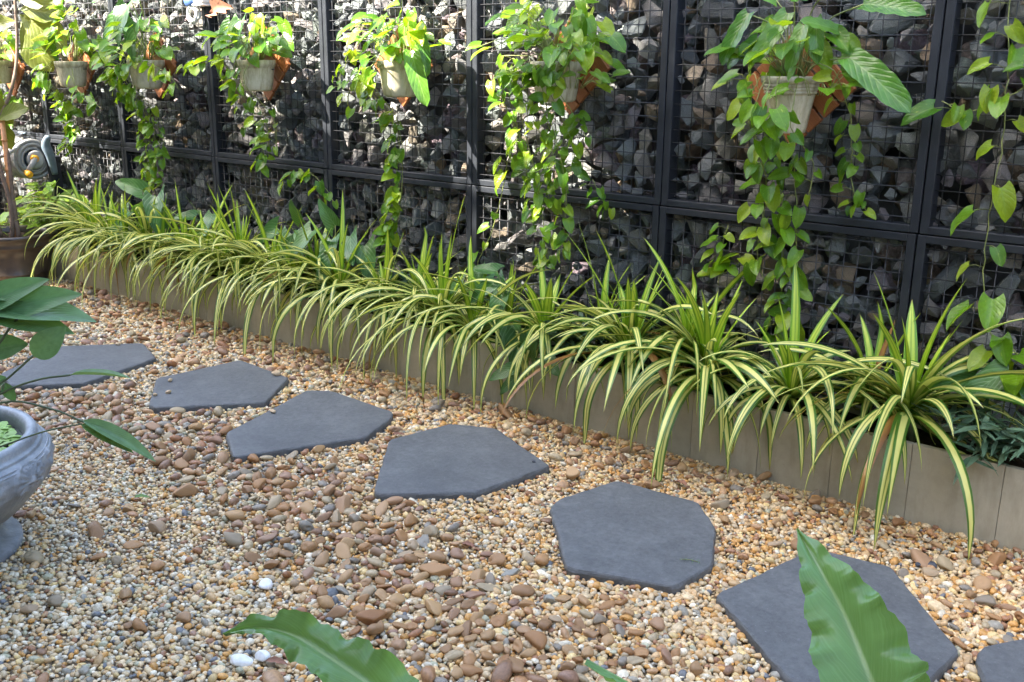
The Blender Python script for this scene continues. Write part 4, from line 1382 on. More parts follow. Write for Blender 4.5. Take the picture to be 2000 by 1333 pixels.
v.strand([(-3.30, -0.05, 0.78), (-3.20, -0.06, 0.86), (-3.06, -0.06, 0.86), (-2.95, -0.06, 0.78), (-2.90, -0.06, 0.72)], 12, 0.080, t0=0.0)
v.done()

# bay 4
board('wooden slat board behind the pot with tall arrow leaves', -4.47, 1.40, 0.272)
c = pot('cream pot half covered under the tall arrow leaves', -4.39, 1.432, 0.105, 0.16, 'plain')
v = Vine('trailing plant with tall arrow leaves and thick hanging strands', c, 67)
v.mop(c, 40, 0.22, 0.085, fwd=0.25)
v.mop(c + Vector((-0.04, -0.06, -0.04)), 14, 0.12, 0.07, up=0, fwd=0.5)
for dx, zb, nl in ((-0.16, 0.60, 28), (-0.12, 0.50, 34), (-0.07, 0.72, 26), (-0.02, 0.62, 24), (0.02, 0.95, 14)):
    v.strand([c + Vector((dx * 0.7, -0.08, 0)), c + Vector((dx, -0.12, -0.12)), (c.x + dx, -0.12, 1.1), (c.x + dx - 0.04, -0.10, 0.85), (c.x + dx - 0.06, -0.08, zb)], nl, 0.072)
v.strand([c + Vector((0.05, -0.04, 0.0)), c + Vector((0.22, -0.08, -0.03)), c + Vector((0.38, -0.09, -0.08)), c + Vector((0.44, -0.07, -0.16))], 9, 0.10, t0=0.3)
v.strand([c + Vector((-0.08, -0.04, 0.0)), c + Vector((-0.24, -0.08, 0.05)), c + Vector((-0.32, -0.08, -0.04))], 6, 0.10, t0=0.3)
for k, (dx, dz, L, ax) in enumerate([(-0.06, 0.30, 0.24, (0.1, -0.5, -0.8)), (-0.18, 0.22, 0.20, (-0.5, -0.4, -0.7)), (0.02, 0.20, 0.22, (0.2, -0.5, -0.85)), (-0.12, 0.42, 0.2, (-0.4, -0.4, -0.3)), (0.06, 0.36, 0.13, (0.5, -0.4, -0.2))]):
    q = c + Vector((dx, -0.05, dz))
    v.st.append(tube(smooth_path([c, c + Vector((dx * 0.4, 0, dz * 0.6)), q], 4), 0.003, 5))
    v.leaf(q, ax, (0.1, -0.8, 0.5), L, SYNG)
v.done()

# bay 5
board('wooden slat board behind the plain cream pot near the fiddle leaves', -5.39, 1.38, 0.272)
c = pot('plain cream pot near the hanging fiddle leaves', -5.27, 1.421, 0.100, 0.158, 'plain')
v = Vine('dark trailing plant in the plain cream pot near the fiddle leaves', c, 68)
v.mop(c, 34, 0.22, 0.09, fwd=0.1)
for dx, zb, nl in ((-0.16, 0.95, 18), (-0.19, 0.82, 22), (-0.22, 1.05, 14), (-0.11, 0.92, 16)):
    v.strand([c + Vector((dx * 0.6, -0.06, 0)), c + Vector((dx, -0.10, -0.12)), (c.x + dx, -0.11, 1.15), (c.x + dx - 0.06, -0.09, zb + 0.1), (c.x + dx - 0.07, -0.08, zb)], nl, 0.075)
v.strand([c + Vector((0.06, -0.03, 0.0)), c + Vector((0.15, -0.06, -0.16)), c + Vector((0.30, -0.06, -0.22)), c + Vector((0.44, -0.06, -0.28))], 9, 0.08, t0=0.2)
q = c + Vector((-0.04, -0.06, 0.20)); v.leaf(q, (0.25, -0.4, -0.85), (0.1, -0.8, 0.4), 0.20, PHIL)
for k in range(10):
    q = c + Vector((rnd.uniform(-0.1, 0.25), -0.05, rnd.uniform(0.18, 0.45))); v.leaf(q, (rnd.uniform(-1, 1), -0.3, rnd.uniform(-0.5, 0.3)), (0, -0.6, 0.7), 0.10)
v.done()

# bay 6: mostly hidden
board('wooden slat board mostly hidden by the tree stems at the left edge', -6.36, 1.36, 0.272)
c = pot('cream pot mostly hidden by the tree at the left edge', -6.30, 1.42, 0.10, 0.155, 'plain')
v = Vine('trailing plant mostly hidden behind the tree at the left edge', c, 69)
v.mop(c, 30, 0.22, 0.09, fwd=0.2)
for dx, zb, nl in ((-0.06, 0.95, 14), (0.10, 1.15, 10)):
    v.strand([c + Vector((dx, -0.06, 0)), c + Vector((dx, -0.10, -0.12)), (c.x + dx, -0.1, 1.15), (c.x + dx, -0.08, zb)], nl, 0.08)
v.done()

# bay -1: vine at the right edge
board('wooden slat board beyond the right edge of the view', 0.62, 1.42, 0.272)
c = pot('cream pot beyond the right edge of the view', 0.62, 1.44, 0.10, 0.155, 'plain')
v = Vine('long climbing vine with large heart leaves at the right edge', (0.20, -0.06, 0.45), 70, 'climbing_vine', group='climbing vines on the wire')
v.strand([c + Vector((-0.05, -0.05, 0.0)), (0.40, -0.10, 1.50), (0.28, -0.08, 1.38), (0.12, -0.07, 1.30), (0.04, -0.06, 1.33)], 12, 0.105, t0=0.15, pet=0.05)
v.strand([(0.215, -0.05, 1.9), (0.20, -0.06, 1.62), (0.225, -0.07, 1.40)], 9, 0.095, pet=0.05)
v.strand([(0.225, -0.07, 1.40), (0.235, -0.07, 1.18), (0.225, -0.07, 0.95), (0.24, -0.07, 0.75), (0.29, -0.07, 0.58), (0.33, -0.08, 0.48)], 12, 0.105, t0=0.02, pet=0.06)
v.strand([(0.33, -0.08, 0.60), (0.38, -0.09, 0.55), (0.42, -0.10, 0.50)], 5, 0.11)
v.done()
v = Vine('short climbing shoots left of the fluted pot near the trough', (-0.72, -0.05, 0.60), 71, 'climbing_vine', group='climbing vines on the wire')
v.strand([(-0.71, -0.04, 0.62), (-0.70, -0.05, 0.74), (-0.68, -0.06, 0.86)], 9, 0.085, droop=0.5, t0=0.15)
v.strand([(-0.70, -0.05, 0.66), (-0.63, -0.06, 0.72), (-0.60, -0.06, 0.76)], 5, 0.08, droop=0.4)
v.done()

# ------------------------------------------------------------------ potted tree, hose reel, shrubs at the left
g = thing('tree_pot', 'dark brown ribbed pot of the small tree at the far left', 'plant pot', POT)
prof = [(0.205, 0.0), (0.212, 0.006), (0.225, 0.08), (0.229, 0.083), (0.229, 0.089), (0.227, 0.092), (0.244, 0.20), (0.25, 0.255), (0.259, 0.258), (0.262, 0.268), (0.258, 0.278), (0.262, 0.288), (0.268, 0.312), (0.278, 0.316),
        (0.282, 0.328), (0.278, 0.338), (0.262, 0.340), (0.250, 0.334), (0.245, 0.30)]
part('body', lathe(prof, POT, 48), MT['darkpot'], g, None, True)
V, F = lathe([(0.250, 0.295), (0.15, 0.305), (0.001, 0.31)], POT, 32)
part('soil', (V, F), MT['soil'], g, None, True)
tree = thing('potted_tree', 'small fiddle-leaved tree rising from the dark pot', 'tree', POT + Vector((0, 0, 0.30)))
tp = [[(-5.62, -0.50, 0.30), (-5.62, -0.50, 0.55), (-5.66, -0.52, 0.80), (-5.66, -0.50, 1.0), (-5.57, -0.42, 1.25), (-5.60, -0.34, 1.5), (-5.64, -0.29, 1.95)],
      [(-5.58, -0.53, 0.30), (-5.56, -0.52, 0.50), (-5.60, -0.54, 0.75), (-5.68, -0.56, 1.0), (-5.72, -0.55, 1.3)],
      [(-5.66, -0.56, 0.30), (-5.70, -0.60, 0.6), (-5.74, -0.62, 1.0), (-5.76, -0.62, 1.5)],
      [(-5.55, -0.50, 0.30), (-5.56, -0.50, 0.55), (-5.58, -0.49, 0.85), (-5.66, -0.50, 1.05)]]
for i, pp in enumerate(tp):
    pts = smooth_path(pp, 5)
    part('trunk', tube(pts, [0.016 * (1 - 0.45 * k / len(pts)) for k in range(len(pts))], 8), MT['bark'], tree, None, True)
FL = [((-5.62, -0.29, 1.66), (0.55, 0.1, -0.75), 0.36), ((-5.62, -0.29, 1.70), (0.8, 0.3, -0.42), 0.33), ((-5.63, -0.29, 1.74), (0.7, 0.4, -0.05), 0.30), ((-5.64, -0.30, 1.66), (-0.6, -0.5, -0.1), 0.30),
      ((-5.64, -0.29, 1.80), (0.6, 0.2, 0.05), 0.28), ((-5.70, -0.52, 1.32), (0.1, 0.1, -0.9), 0.26), ((-5.70, -0.52, 1.24), (0.35, 0.25, -0.8), 0.25), ((-5.60, -0.52, 1.05), (0.45, 0.35, 0.35), 0.20),
      ((-5.66, -0.5, 1.10), (0.25, 0.1, -0.95), 0.24), ((-5.70, -0.5, 1.42), (-0.5, -0.4, -0.5), 0.25), ((-5.68, -0.45, 1.5), (-0.4, 0.1, -0.7), 0.26), ((-5.76, -0.60, 1.45), (0.3, -0.4, -0.7), 0.26),
      ((-5.62, -0.30, 1.85), (-0.2, -0.6, 0.3), 0.28), ((-5.60, -0.28, 1.84), (0.8, 0.1, 0.35), 0.28), ((-5.72, -0.55, 1.28), (-0.6, 0.1, -0.3), 0.24)]
for i, (p, d, L) in enumerate(FL):
    inst('leaf', FIDD[i % 2], tree, frame(p, d, Vector((0.25, -0.75, 0.55)) + jit(0.25), L))
o = thing('bamboo_stake', 'orange bamboo stake among the tree stems', 'stake', (-5.60, -0.50, 0.30))
part('pole', tube([(-5.575, -0.505, 0.30), (-5.585, -0.50, 0.62), (-5.59, -0.495, 1.06)], 0.017, 8), MT['bamboo'], o, None, True)
for z in (0.52, 0.74, 0.93):
    part('node_ring', tube([(-5.585, -0.50, z - 0.006), (-5.585, -0.50, z + 0.006)], 0.0205, 8), MT['bamboo'], o, None, True)

HC = Vector((-6.02, -0.17, 0.765))
reel = thing('hose_reel', 'grey garden hose reel with orange handles on the wall', 'hose reel', (HC.x, 0, HC.z))
for s in (-1, 1):                                   # two side discs of the drum, axle along x
    R_ = 0.060 if s > 0 else 0.14
    prof = [(0.001, -0.010), (R_ - 0.015, -0.012), (R_, -0.006), (R_ + 0.002, 0.0), (R_, 0.006), (R_ - 0.015, 0.012), (0.001, 0.010)]
    V, F = lathe(prof, (0, 0, 0), 36)
    M = Matrix.Translation(HC + Vector((s * 0.13, 0, 0))) @ Matrix.Rotation(PI / 2, 4, 'Y')
    part('side_disc', xform((V, F), M), MT['grey_hose'], reel, None, True)
V, F = lathe([(0.05, -0.13), (0.05, 0.13)], (0, 0, 0), 20)
part('drum', xform((V, F), Matrix.Translation(HC) @ Matrix.Rotation(PI / 2, 4, 'Y')), MT['blue_grey_plastic'], reel, None, True)
for layer, (rr, nturn) in enumerate(((0.075, 9), (0.100, 9), (0.124, 8))):
    pts = []
    for k in range(nturn * 20 + 1):
        a = 2 * PI * k / 20
        x = HC.x - 0.105 + 0.21 * k / (nturn * 20) + 0.006 * math.sin(a * 0.37 + layer)
        r2 = rr + 0.005 * math.sin(a * 0.61 + layer * 2)
        pts.append((x, HC.y + r2 * math.cos(a), HC.z + r2 * math.sin(a)))
    part('hose', tube(pts, 0.0115, 7), MT['grey_hose'], reel, None, True)
pts = smooth_path([HC + Vector((0.09, -0.11, 0.075)), HC + Vector((0.11, -0.17, 0.05)), HC + Vector((0.04, -0.21, 0.02)), HC + Vector((-0.04, -0.20, -0.02))], 6)
part('hose', tube(pts, 0.0125, 8), MT['grey_hose'], reel, None, True)
part('nozzle', tube([pts[-1], Vector(pts[-1]) + Vector((-0.075, 0.02, -0.03))], [0.019, 0.016], 10), MT['orange_plastic'], reel, None, True)
part('crank_pivot', tube([HC + Vector((0.142, -0.02, 0.01)), HC + Vector((0.175, -0.02, 0.01))], 0.024, 14), MT['orange_plastic'], reel, None, True)
part('crank_arm', tube([HC + Vector((0.165, -0.02, 0.01)), HC + Vector((0.172, -0.05, -0.03)), HC + Vector((0.175, -0.085, -0.075))], [0.020, 0.018, 0.020], 10), MT['grey_hose'], reel, None, True)
part('crank_handle', tube([HC + Vector((0.165, -0.085, -0.078)), HC + Vector((0.255, -0.11, -0.085))], [0.020, 0.023], 14), MT['orange_plastic'], reel, None, True)
part('guide_arm', tube(smooth_path([HC + Vector((0.20, 0.09, -0.10)), HC + Vector((0.22, 0.06, 0.03)), HC + Vector((0.215, 0.04, 0.10)), HC + Vector((0.24, 0.05, 0.16))], 5), [0.02 + 0.012 * math.sin(PI * k / 15) for k in range(16)], 10), MT['blue_grey_plastic'], reel, None, True)
part('bracket', box((HC.x + 0.14, -0.10, HC.z - 0.33), (HC.x + 0.18, -0.020, HC.z - 0.02), 0.004), MT['steel'], reel)
part('bracket', box((HC.x - 0.18, -0.10, HC.z - 0.02), (HC.x + 0.18, -0.0195, HC.z + 0.02), 0.004), MT['steel'], reel)
part('tail_hose', tube(smooth_path([HC + Vector((-0.05, -0.10, -0.10)), HC + Vector((-0.03, -0.14, -0.25)), HC + Vector((0.02, -0.10, -0.42))], 6), 0.012, 8), MT['grey_hose'], reel, None, True)
o = thing('hose_valve', 'small dark valve on top of the hose reel', 'valve', HC + Vector((0.0, -0.02, 0.14)))
part('body', tube([HC + Vector((-0.02, -0.02, 0.152)), HC + Vector((0.05, -0.02, 0.172))], 0.013, 8), MT['steel'], o, None, True)
part('lever', box((HC.x - 0.03, -0.198, HC.z + 0.170), (HC.x + 0.07, -0.184, HC.z + 0.182), 0.003), MT['blue_grey_plastic'], o)

cb = thing('cable_box', 'white cable box with a coiled grey cable high on a post', 'cable box', (-4.0, -0.02, 1.73))
part('box', box((-4.005, -0.085, 1.735), (-3.925, -0.018, 1.86), 0.006, 2), MT['white_plastic'], cb)
part('lid', box((-4.010, -0.090, 1.722), (-3.920, -0.017, 1.7335), 0.003), MT['white_plastic'], cb)
part('cap', tube([(-4.10, -0.05, 1.75), (-4.02, -0.05, 1.75)], 0.030, 14), MT['blue_cap'], cb, None, True)
pts = []
for k in range(61):
    a = 2 * PI * k / 20
    pts.append((-4.055 + 0.045 * math.cos(a), -0.045 - 0.010 * math.sin(a * 0.7) - 0.006 * (k / 20), 1.690 + 0.038 * math.sin(a) - 0.006 * k / 20))
part('cable', tube(pts, 0.009, 7), MT['white_plastic'], cb, None, True)
dl = thing('wilted_leaf', 'curled brown dead leaf caught on the wire by the cable box', 'dead leaf', (-3.86, -0.03, 1.70))
me = blade('blade', 'pothos', 0.16, 0.10, w_oval, 10, 4, 0.9, 0.3, 0, 0.2, 4, 0, 3)
me.materials.clear(); me.materials.append(MT['dry_leaf'])
inst('blade', me, dl, frame((-3.90, -0.035, 1.68), (0.9, -0.1, 0.25), (0.1, -0.9, 0.4), 1.0))
part('stalk', tube([(-3.95, -0.03, 1.66), (-3.90, -0.035, 1.68)], 0.0025, 5), MT['dry_leaf'], dl)


def bush(label, c, rad, h, n, L, seed, leaves=BRIG):
    r = random.Random(seed)
    g = thing('leafy_shrub', label, 'shrub', c, 'sunlit low shrubs at the left end')
    st = []
    for i in range(n):
        a = r.uniform(0, 2 * PI); q = math.sqrt(r.random())
        p = Vector((c[0] + math.cos(a) * rad * q, min(-0.06, c[1] + math.sin(a) * rad * 0.6 * q), c[2] + h * r.uniform(0.25, 1.0) * (1 - 0.4 * q)))
        st.append(tube([Vector(c) + Vector((math.cos(a), math.sin(a), 0)) * 0.02, Vector(c).lerp(p, 0.6) + Vector((0, 0, 0.02)), p], 0.0022, 4))
        d = Vector((math.cos(a), math.sin(a) - 0.4, r.uniform(-0.6, 0.4)))
        inst('leaf', r.choice(leaves), g, frame(p, d, UP + Vector((0, -0.5, 0)) + jit(0.5), L * r.uniform(0.7, 1.25)))
    part('stem', join(st), MT['vine_stem'], g, None, True)


bush('bright sunlit shrub right behind the dark tree pot', (-5.72, -0.18, 0.24), 0.28, 0.46, 110, 0.10, 81)
bush('bright sunlit shrub behind the tree stems at the left edge', (-6.25, -0.26, 0.0), 0.30, 0.60, 80, 0.10, 82)
bush('low sprouting shrub at the foot of the tree stems', (-5.68, -0.60, 0.31), 0.09, 0.12, 10, 0.06, 83)

# ------------------------------------------------------------------ urn in the left foreground
u = thing('water_urn', 'blue-grey ornate water urn on a round foot at the left edge', 'urn', URN)
prof = [(0.255, 0.0), (0.262, 0.004), (0.262, 0.028), (0.255, 0.034), (0.225, 0.040), (0.205, 0.052), (0.195, 0.066), (0.20, 0.078), (0.235, 0.105), (0.285, 0.145), (0.330, 0.195), (0.358, 0.235),
        (0.360, 0.240), (0.366, 0.243), (0.368, 0.248), (0.372, 0.262), (0.375, 0.285), (0.370, 0.306), (0.358, 0.322), (0.350, 0.326), (0.347, 0.330), (0.349, 0.334), (0.343, 0.338), (0.338, 0.341),
        (0.337, 0.346), (0.338, 0.358), (0.333, 0.367), (0.322, 0.370), (0.310, 0.366), (0.303, 0.352), (0.300, 0.33), (0.297, 0.26)]


UP_ = []
for (r0_, z0_), (r1_, z1_) in zip(prof[:-1], prof[1:]):      # finer rings where the shoulder carries its relief
    n_ = 6 if 0.20 <= z0_ <= 0.32 and z1_ > z0_ else 1
    for q in range(n_):
        UP_.append((r0_ + (r1_ - r0_) * q / n_, z0_ + (z1_ - z0_) * q / n_))
UP_.append(prof[-1])


def urn_mod(i, a, r):
    z = UP_[i][1]
    if not (0.20 < z < 0.325) or r < 0.31: return r
    d = 0.0
    for k in range(6):
        da = (a - (k * PI / 3 + 0.55) + PI) % (2 * PI) - PI
        u1, v1 = da * 0.37, z - 0.272
        rho = math.hypot(u1, v1 * 1.1)
        if rho < 0.1:
            th = math.atan2(v1, u1)
            d += 0.0085 * (0.45 + 0.55 * math.cos(15 * th)) * math.exp(-(rho / 0.052) ** 4) * min(1, rho / 0.015)
            d += 0.013 * math.exp(-(rho / 0.013) ** 2) + 0.006 * math.exp(-((rho - 0.060) / 0.006) ** 2)
        d += 0.004 * math.exp(-((abs(u1) - 0.13) / 0.022) ** 2) * (1 + math.cos(160 * v1)) * (1 if abs(v1) < 0.045 else 0)
    return r + d


part('body', lathe(UP_, URN, 420, urn_mod), MT['urn'], u, None, True)
rel = []
for zz, rr in ((0.318, 0.3615), (0.310, 0.3675)):
    pts = [(URN.x + rr * math.cos(a), URN.y + rr * math.sin(a), zz) for a in [k * 2 * PI / 96 for k in range(97)]]
    rel.append(tube(pts, 0.0026, 6, False))
part('moulding', join(rel), MT['urn'], u, None, True)
V, F = lathe([(0.299, 0.325), (0.15, 0.325), (0.001, 0.325)], URN, 48)
part('water', (V, F), MT['water'], u, None, True)
Vd, Fd, Ud = [], [], []
for k in range(620):
    a = rnd.uniform(0, 2 * PI); q = 0.285 * math.sqrt(rnd.random())
    cc = Vector((URN.x + q * math.cos(a), URN.y + q * math.sin(a), 0.329 + rnd.uniform(0, 0.008)))
    s = rnd.uniform(0.010, 0.020); tz = jit(0.35)
    b0 = len(Vd)
    n_ = 7
    Vd.append(tuple(cc + Vector((0, 0, 0.003)))); Ud.append((0.5, 0.4))
    for j in range(n_):
        aa = 2 * PI * j / n_
        Vd.append((cc.x + s * math.cos(aa), cc.y + s * math.sin(aa), cc.z + s * (tz.x * math.cos(aa) + tz.y * math.sin(aa)))); Ud.append((0.3, 0.5 + 0.4 * math.cos(aa)))
    for j in range(n_):
        Fd.append((b0, b0 + 1 + j, b0 + 1 + (j + 1) % n_))
o = part('floating_weed', (Vd, Fd), MT['duckweed'], None, Ud, True)
tag(o, 'pale green floating weed covering the water in the urn', 'water weed', None, 'stuff')

wp_ = thing('water_plant', 'long-stalked broad-leaved water plant leaning out of the urn', 'plant', (URN.x + 0.1, URN.y + 0.05, 0.30))
B0 = Vector((-1.90, -2.40, 0.30))


def wleaf(pts, rad, leaf, p, d, nr, L):
    if pts: part('stalk', tube(smooth_path(pts, 5), rad, 6), MT['dark_stem'], wp_, None, True)
    return inst('leaf', AQUA[leaf], wp_, frame(p, d, nr, L))


wleaf([B0, (-1.62, -2.42, 0.58), (-1.506, -2.354, 0.751), (-1.477, -2.307, 0.814)], 0.0035, 0, (-1.58, -2.39, 0.812), (0.93, 0.78, 0.03), (0.2, -0.35, 0.9), 0.30)
wleaf(None, 0, 0, (-1.56, -2.37, 0.800), (0.72, 0.62, 0.28), (0.35, -0.75, 0.55), 0.24)
wleaf(None, 0, 0, (-1.55, -2.38, 0.802), (0.72, 0.62, -0.12), (0.1, -0.6, 0.8), 0.22)
wleaf([B0, (-1.70, -2.44, 0.60), (-1.60, -2.42, 0.79)], 0.0035, 0, (-1.60, -2.42, 0.79), (0.45, 0.45, 0.35), (0.4, -0.7, 0.6), 0.24)
wleaf([B0, (-1.72, -2.46, 0.66), (-1.63, -2.43, 0.84)], 0.0035, 0, (-1.66, -2.44, 0.845), (0.8, 0.65, 0.08), (0.1, -0.4, 0.9), 0.23)
wleaf([B0, (-1.58, -2.42, 0.56), (-1.492, -2.365, 0.642), (-1.441, -2.318, 0.701)], 0.003, 1, (-1.441, -2.318, 0.699), (0.62, 0.48, 0.70), (0.5, -0.75, -0.1), 0.115)
wleaf([B0, (-1.64, -2.46, 0.50), (-1.49, -2.39, 0.605), (-1.42, -2.325, 0.642), (-1.359, -2.268, 0.654)], 0.003, 2, (-1.359, -2.268, 0.654), (0.72, 0.62, 0.06), (-0.2, -0.1, 1), 0.155)
wleaf([B0, (-1.66, -2.50, 0.47), (-1.485, -2.397, 0.583), (-1.38, -2.32, 0.572), (-1.310, -2.27, 0.538)], 0.0028, 2, (-1.314, -2.272, 0.542), (0.80, 0.52, -0.42), (0.1, -0.3, 0.9), 0.21)
wleaf([B0 + Vector((0.1, -0.05, 0)), (-1.60, -2.46, 0.42), (-1.466, -2.419, 0.475), (-1.39, -2.34, 0.512), (-1.314, -2.274, 0.534)], 0.0024, 2, (-1.316, -2.276, 0.533), (0.80, 0.52, -0.45), (0.2, -0.5, 0.8), 0.15)
wleaf([B0, (-1.60, -2.43, 0.5), (-1.50, -2.39, 0.60), (-1.486, -2.38, 0.633)], 0.003, 1, (-1.486, -2.38, 0.633), (0.3, 0.2, -0.85), (0.5, -0.7, 0.3), 0.055)
wleaf([B0, (-1.70, -2.42, 0.5), (-1.58, -2.38, 0.70)], 0.003, 1, (-1.575, -2.375, 0.70), (0.72, 0.5, 0.2), (0.2, -0.9, 0.4), 0.11)
wleaf([B0, (-1.70, -2.44, 0.45), (-1.56, -2.42, 0.60)], 0.003, 1, (-1.56, -2.42, 0.60), (0.7, 0.5, 0.5), (0.3, -0.9, 0.2), 0.09)

# ------------------------------------------------------------------ bird's nest fern near the viewer
FB = Vector((0.90, -2.45, 0.52))
fp = thing('fern_pot', 'dark pot holding the wavy-leaved fern below the view', 'plant pot', (FB.x, FB.y, 0))
prof = [(0.10, 0.0), (0.105, 0.006), (0.13, 0.30), (0.15, 0.46), (0.160, 0.465), (0.162, 0.50), (0.158, 0.505), (0.148, 0.50), (0.144, 0.46)]
part('body', lathe(prof, (FB.x, FB.y, 0), 36), MT['darkpot'], fp, None, True)
V, F = lathe([(0.146, 0.47), (0.001, 0.48)], (FB.x, FB.y, 0), 24)
part('soil', (V, F), MT['soil'], fp)
fern = thing('nest_fern', 'wavy-edged fern with long strap fronds in the near foreground', 'fern', (FB.x, FB.y, 0.48))


def frond(pts, wid, nrm, seed, wave=0.20, roll=0.0, t0=0.45):
    r = random.Random(seed)
    path = smooth_path(pts, 12)
    n = len(path) - 1
    m = 10
    V, UVs, F = [], [], []
    ph = [r.uniform(0, 6) for _ in range(6)]
    for i, p in enumerate(path):
        t = i / n
        d = (path[min(i + 1, n)] - path[max(i - 1, 0)]).normalized()
        s = d.cross(Vector(nrm)); s.normalize()
        nr = s.cross(d)
        s = Quaternion(d, roll * t) @ s; nr = Quaternion(d, roll * t) @ nr
        w = wid * max(0.02, (min(1, 0.35 + 1.3 * t)) * (1 - max(0, (t - t0) / (1 - t0)) ** 1.6))
        for j in range(m + 1):
            u_ = -1 + 2 * j / m
            k = 0 if u_ < 0 else 3
            wv = math.sin(2 * PI * (t + 0.05 * math.sin(9 * t + ph[k + 2])) * (5.6 if k else 6.9) + ph[k]) + 0.55 * math.sin(2 * PI * t * 12.7 + ph[k + 1]) + 0.3 * math.sin(2 * PI * t * 23 + ph[k + 2])
            ed = 1 + 0.06 * math.sin(2 * PI * t * 9.3 + ph[k + 1]) * abs(u_) + 0.02 * math.sin(2 * PI * t * 31 + ph[k])
            V.append(tuple(p + s * (u_ * w / 2 * ed) + nr * (0.16 * abs(u_) * w * 0.5 + wave * wid * 0.42 * wv * abs(u_) ** 2.3 * min(1, w / wid * 1.2) - 0.006 * (1 - abs(u_)) ** 6)))
            UVs.append((t, (u_ + 1) / 2))
    k = m + 1
    for i in range(n):
        for j in range(m):
            F.append((i * k + j, i * k + j + 1, (i + 1) * k + j + 1, (i + 1) * k + j))
    o = part('frond', (V, F), MT['fern_frond'], fern, UVs, True)
    rib = [tuple(p - Vector((0, 0, 0))) for p in path]
    return o


frond([FB, (0.880, -2.52, 0.68), (0.827, -2.548, 0.811), (0.791, -2.536, 0.849), (0.746, -2.504, 0.892), (0.705, -2.475, 0.917), (0.656, -2.429, 0.932)], 0.112, (0.31, -0.80, 0.60), 5, 0.21, 0.0, 0.38)
frond([FB, (0.68, -2.68, 0.74), (0.53, -2.79, 0.79), (0.458, -2.824, 0.813), (0.402, -2.847, 0.840), (0.359, -2.862, 0.860), (0.320, -2.875, 0.875), (0.284, -2.891, 0.876), (0.251, -2.910, 0.862)], 0.062, (0.25, -0.35, 0.9), 6, 0.34, 0.0, 0.50)
frond([FB, (0.76, -2.56, 0.68), (0.63, -2.65, 0.80), (0.560, -2.70, 0.853)], 0.06, (0.3, -0.3, -0.9), 7)
frond([FB, (1.0, -2.35, 0.62), (1.12, -2.22, 0.66), (1.20, -2.10, 0.60)], 0.10, (0.4, 0.4, -1), 8)
frond([FB, (1.02, -2.52, 0.64), (1.16, -2.58, 0.70), (1.28, -2.62, 0.68)], 0.10, (0.4, -0.2, -1), 9)
frond([FB, (0.82, -2.36, 0.56), (0.74, -2.24, 0.52), (0.68, -2.14, 0.42)], 0.10, (-0.2, 0.6, -1), 10)
frond([FB, (0.92, -2.60, 0.60), (0.94, -2.72, 0.62), (0.95, -2.82, 0.58)], 0.10, (0, -0.6, -1), 11)


# ------------------------------------------------------------------ litter
def litter(name, label, p, L, wd, rz, mat, seed, z=0.03, tilt=0.1):
    me = blade(name, 'pothos', L, wd, w_oval, 8, 4, 0.6, 0.3, 0, 0.08, 3, 0, seed)
    me.materials.clear(); me.materials.append(MT[mat])
    o = link(bpy.data.objects.new(name, me))
    o.location = (p[0], p[1], z); o.rotation_euler = (tilt, -0.15, rz)
    return tag(o, label, 'leaf', 'fallen leaves on the gravel')


litter('fallen_leaf', 'curled reddish fallen leaf beside the round white pebble', (-0.745, -2.165), 0.055, 0.022, 0.6, 'dry_leaf', 1)
litter('fallen_leaf', 'brown fallen leaf lying under the thick striped plant', (-0.50, -0.58), 0.07, 0.03, 2.8, 'dry_leaf', 2)
litter('fallen_leaf', 'brown fallen leaf between the pointed and middle stepping stones', (-1.62, -0.90), 0.05, 0.02, 0.9, 'dry_leaf', 3)
litter('fallen_leaf', 'dark fallen leaf among brown pebbles left of the eight-sided slab', (-0.80, -1.40), 0.045, 0.02, 0.3, 'dry_leaf', 4)
litter('fallen_leaf', 'brown fallen leaf at the trough foot near the right edge', (0.52, -0.40), 0.07, 0.02, -0.4, 'dry_leaf', 5)
litter('fallen_leaf', 'green fallen leaf scrap on the pale gravel near the urn', (-1.835, -1.875), 0.05, 0.022, 1.0, 'fern_frond', 6, 0.035)
sp = thing('fallen_sprig', 'tiny green sprig lying on the eight-sided stepping stone', 'sprig', (-0.21, -1.06, SLAB_TOP))
pts = [(-0.235, -1.075, SLAB_TOP + 0.003), (-0.21, -1.06, SLAB_TOP + 0.004), (-0.18, -1.055, SLAB_TOP + 0.003)]
part('stalk', tube(pts, 0.001, 4), MT['vine_stem'], sp)
for k in range(7):
    p = Vector(pts[0]).lerp(Vector(pts[2]), (k + 0.5) / 7)
    inst('leaf', LANC[k % 3], sp, frame(p + Vector((0, 0, 0.002)), (0.5, 1.0 if k % 2 else -1.0, 0.25), UP, 0.016))


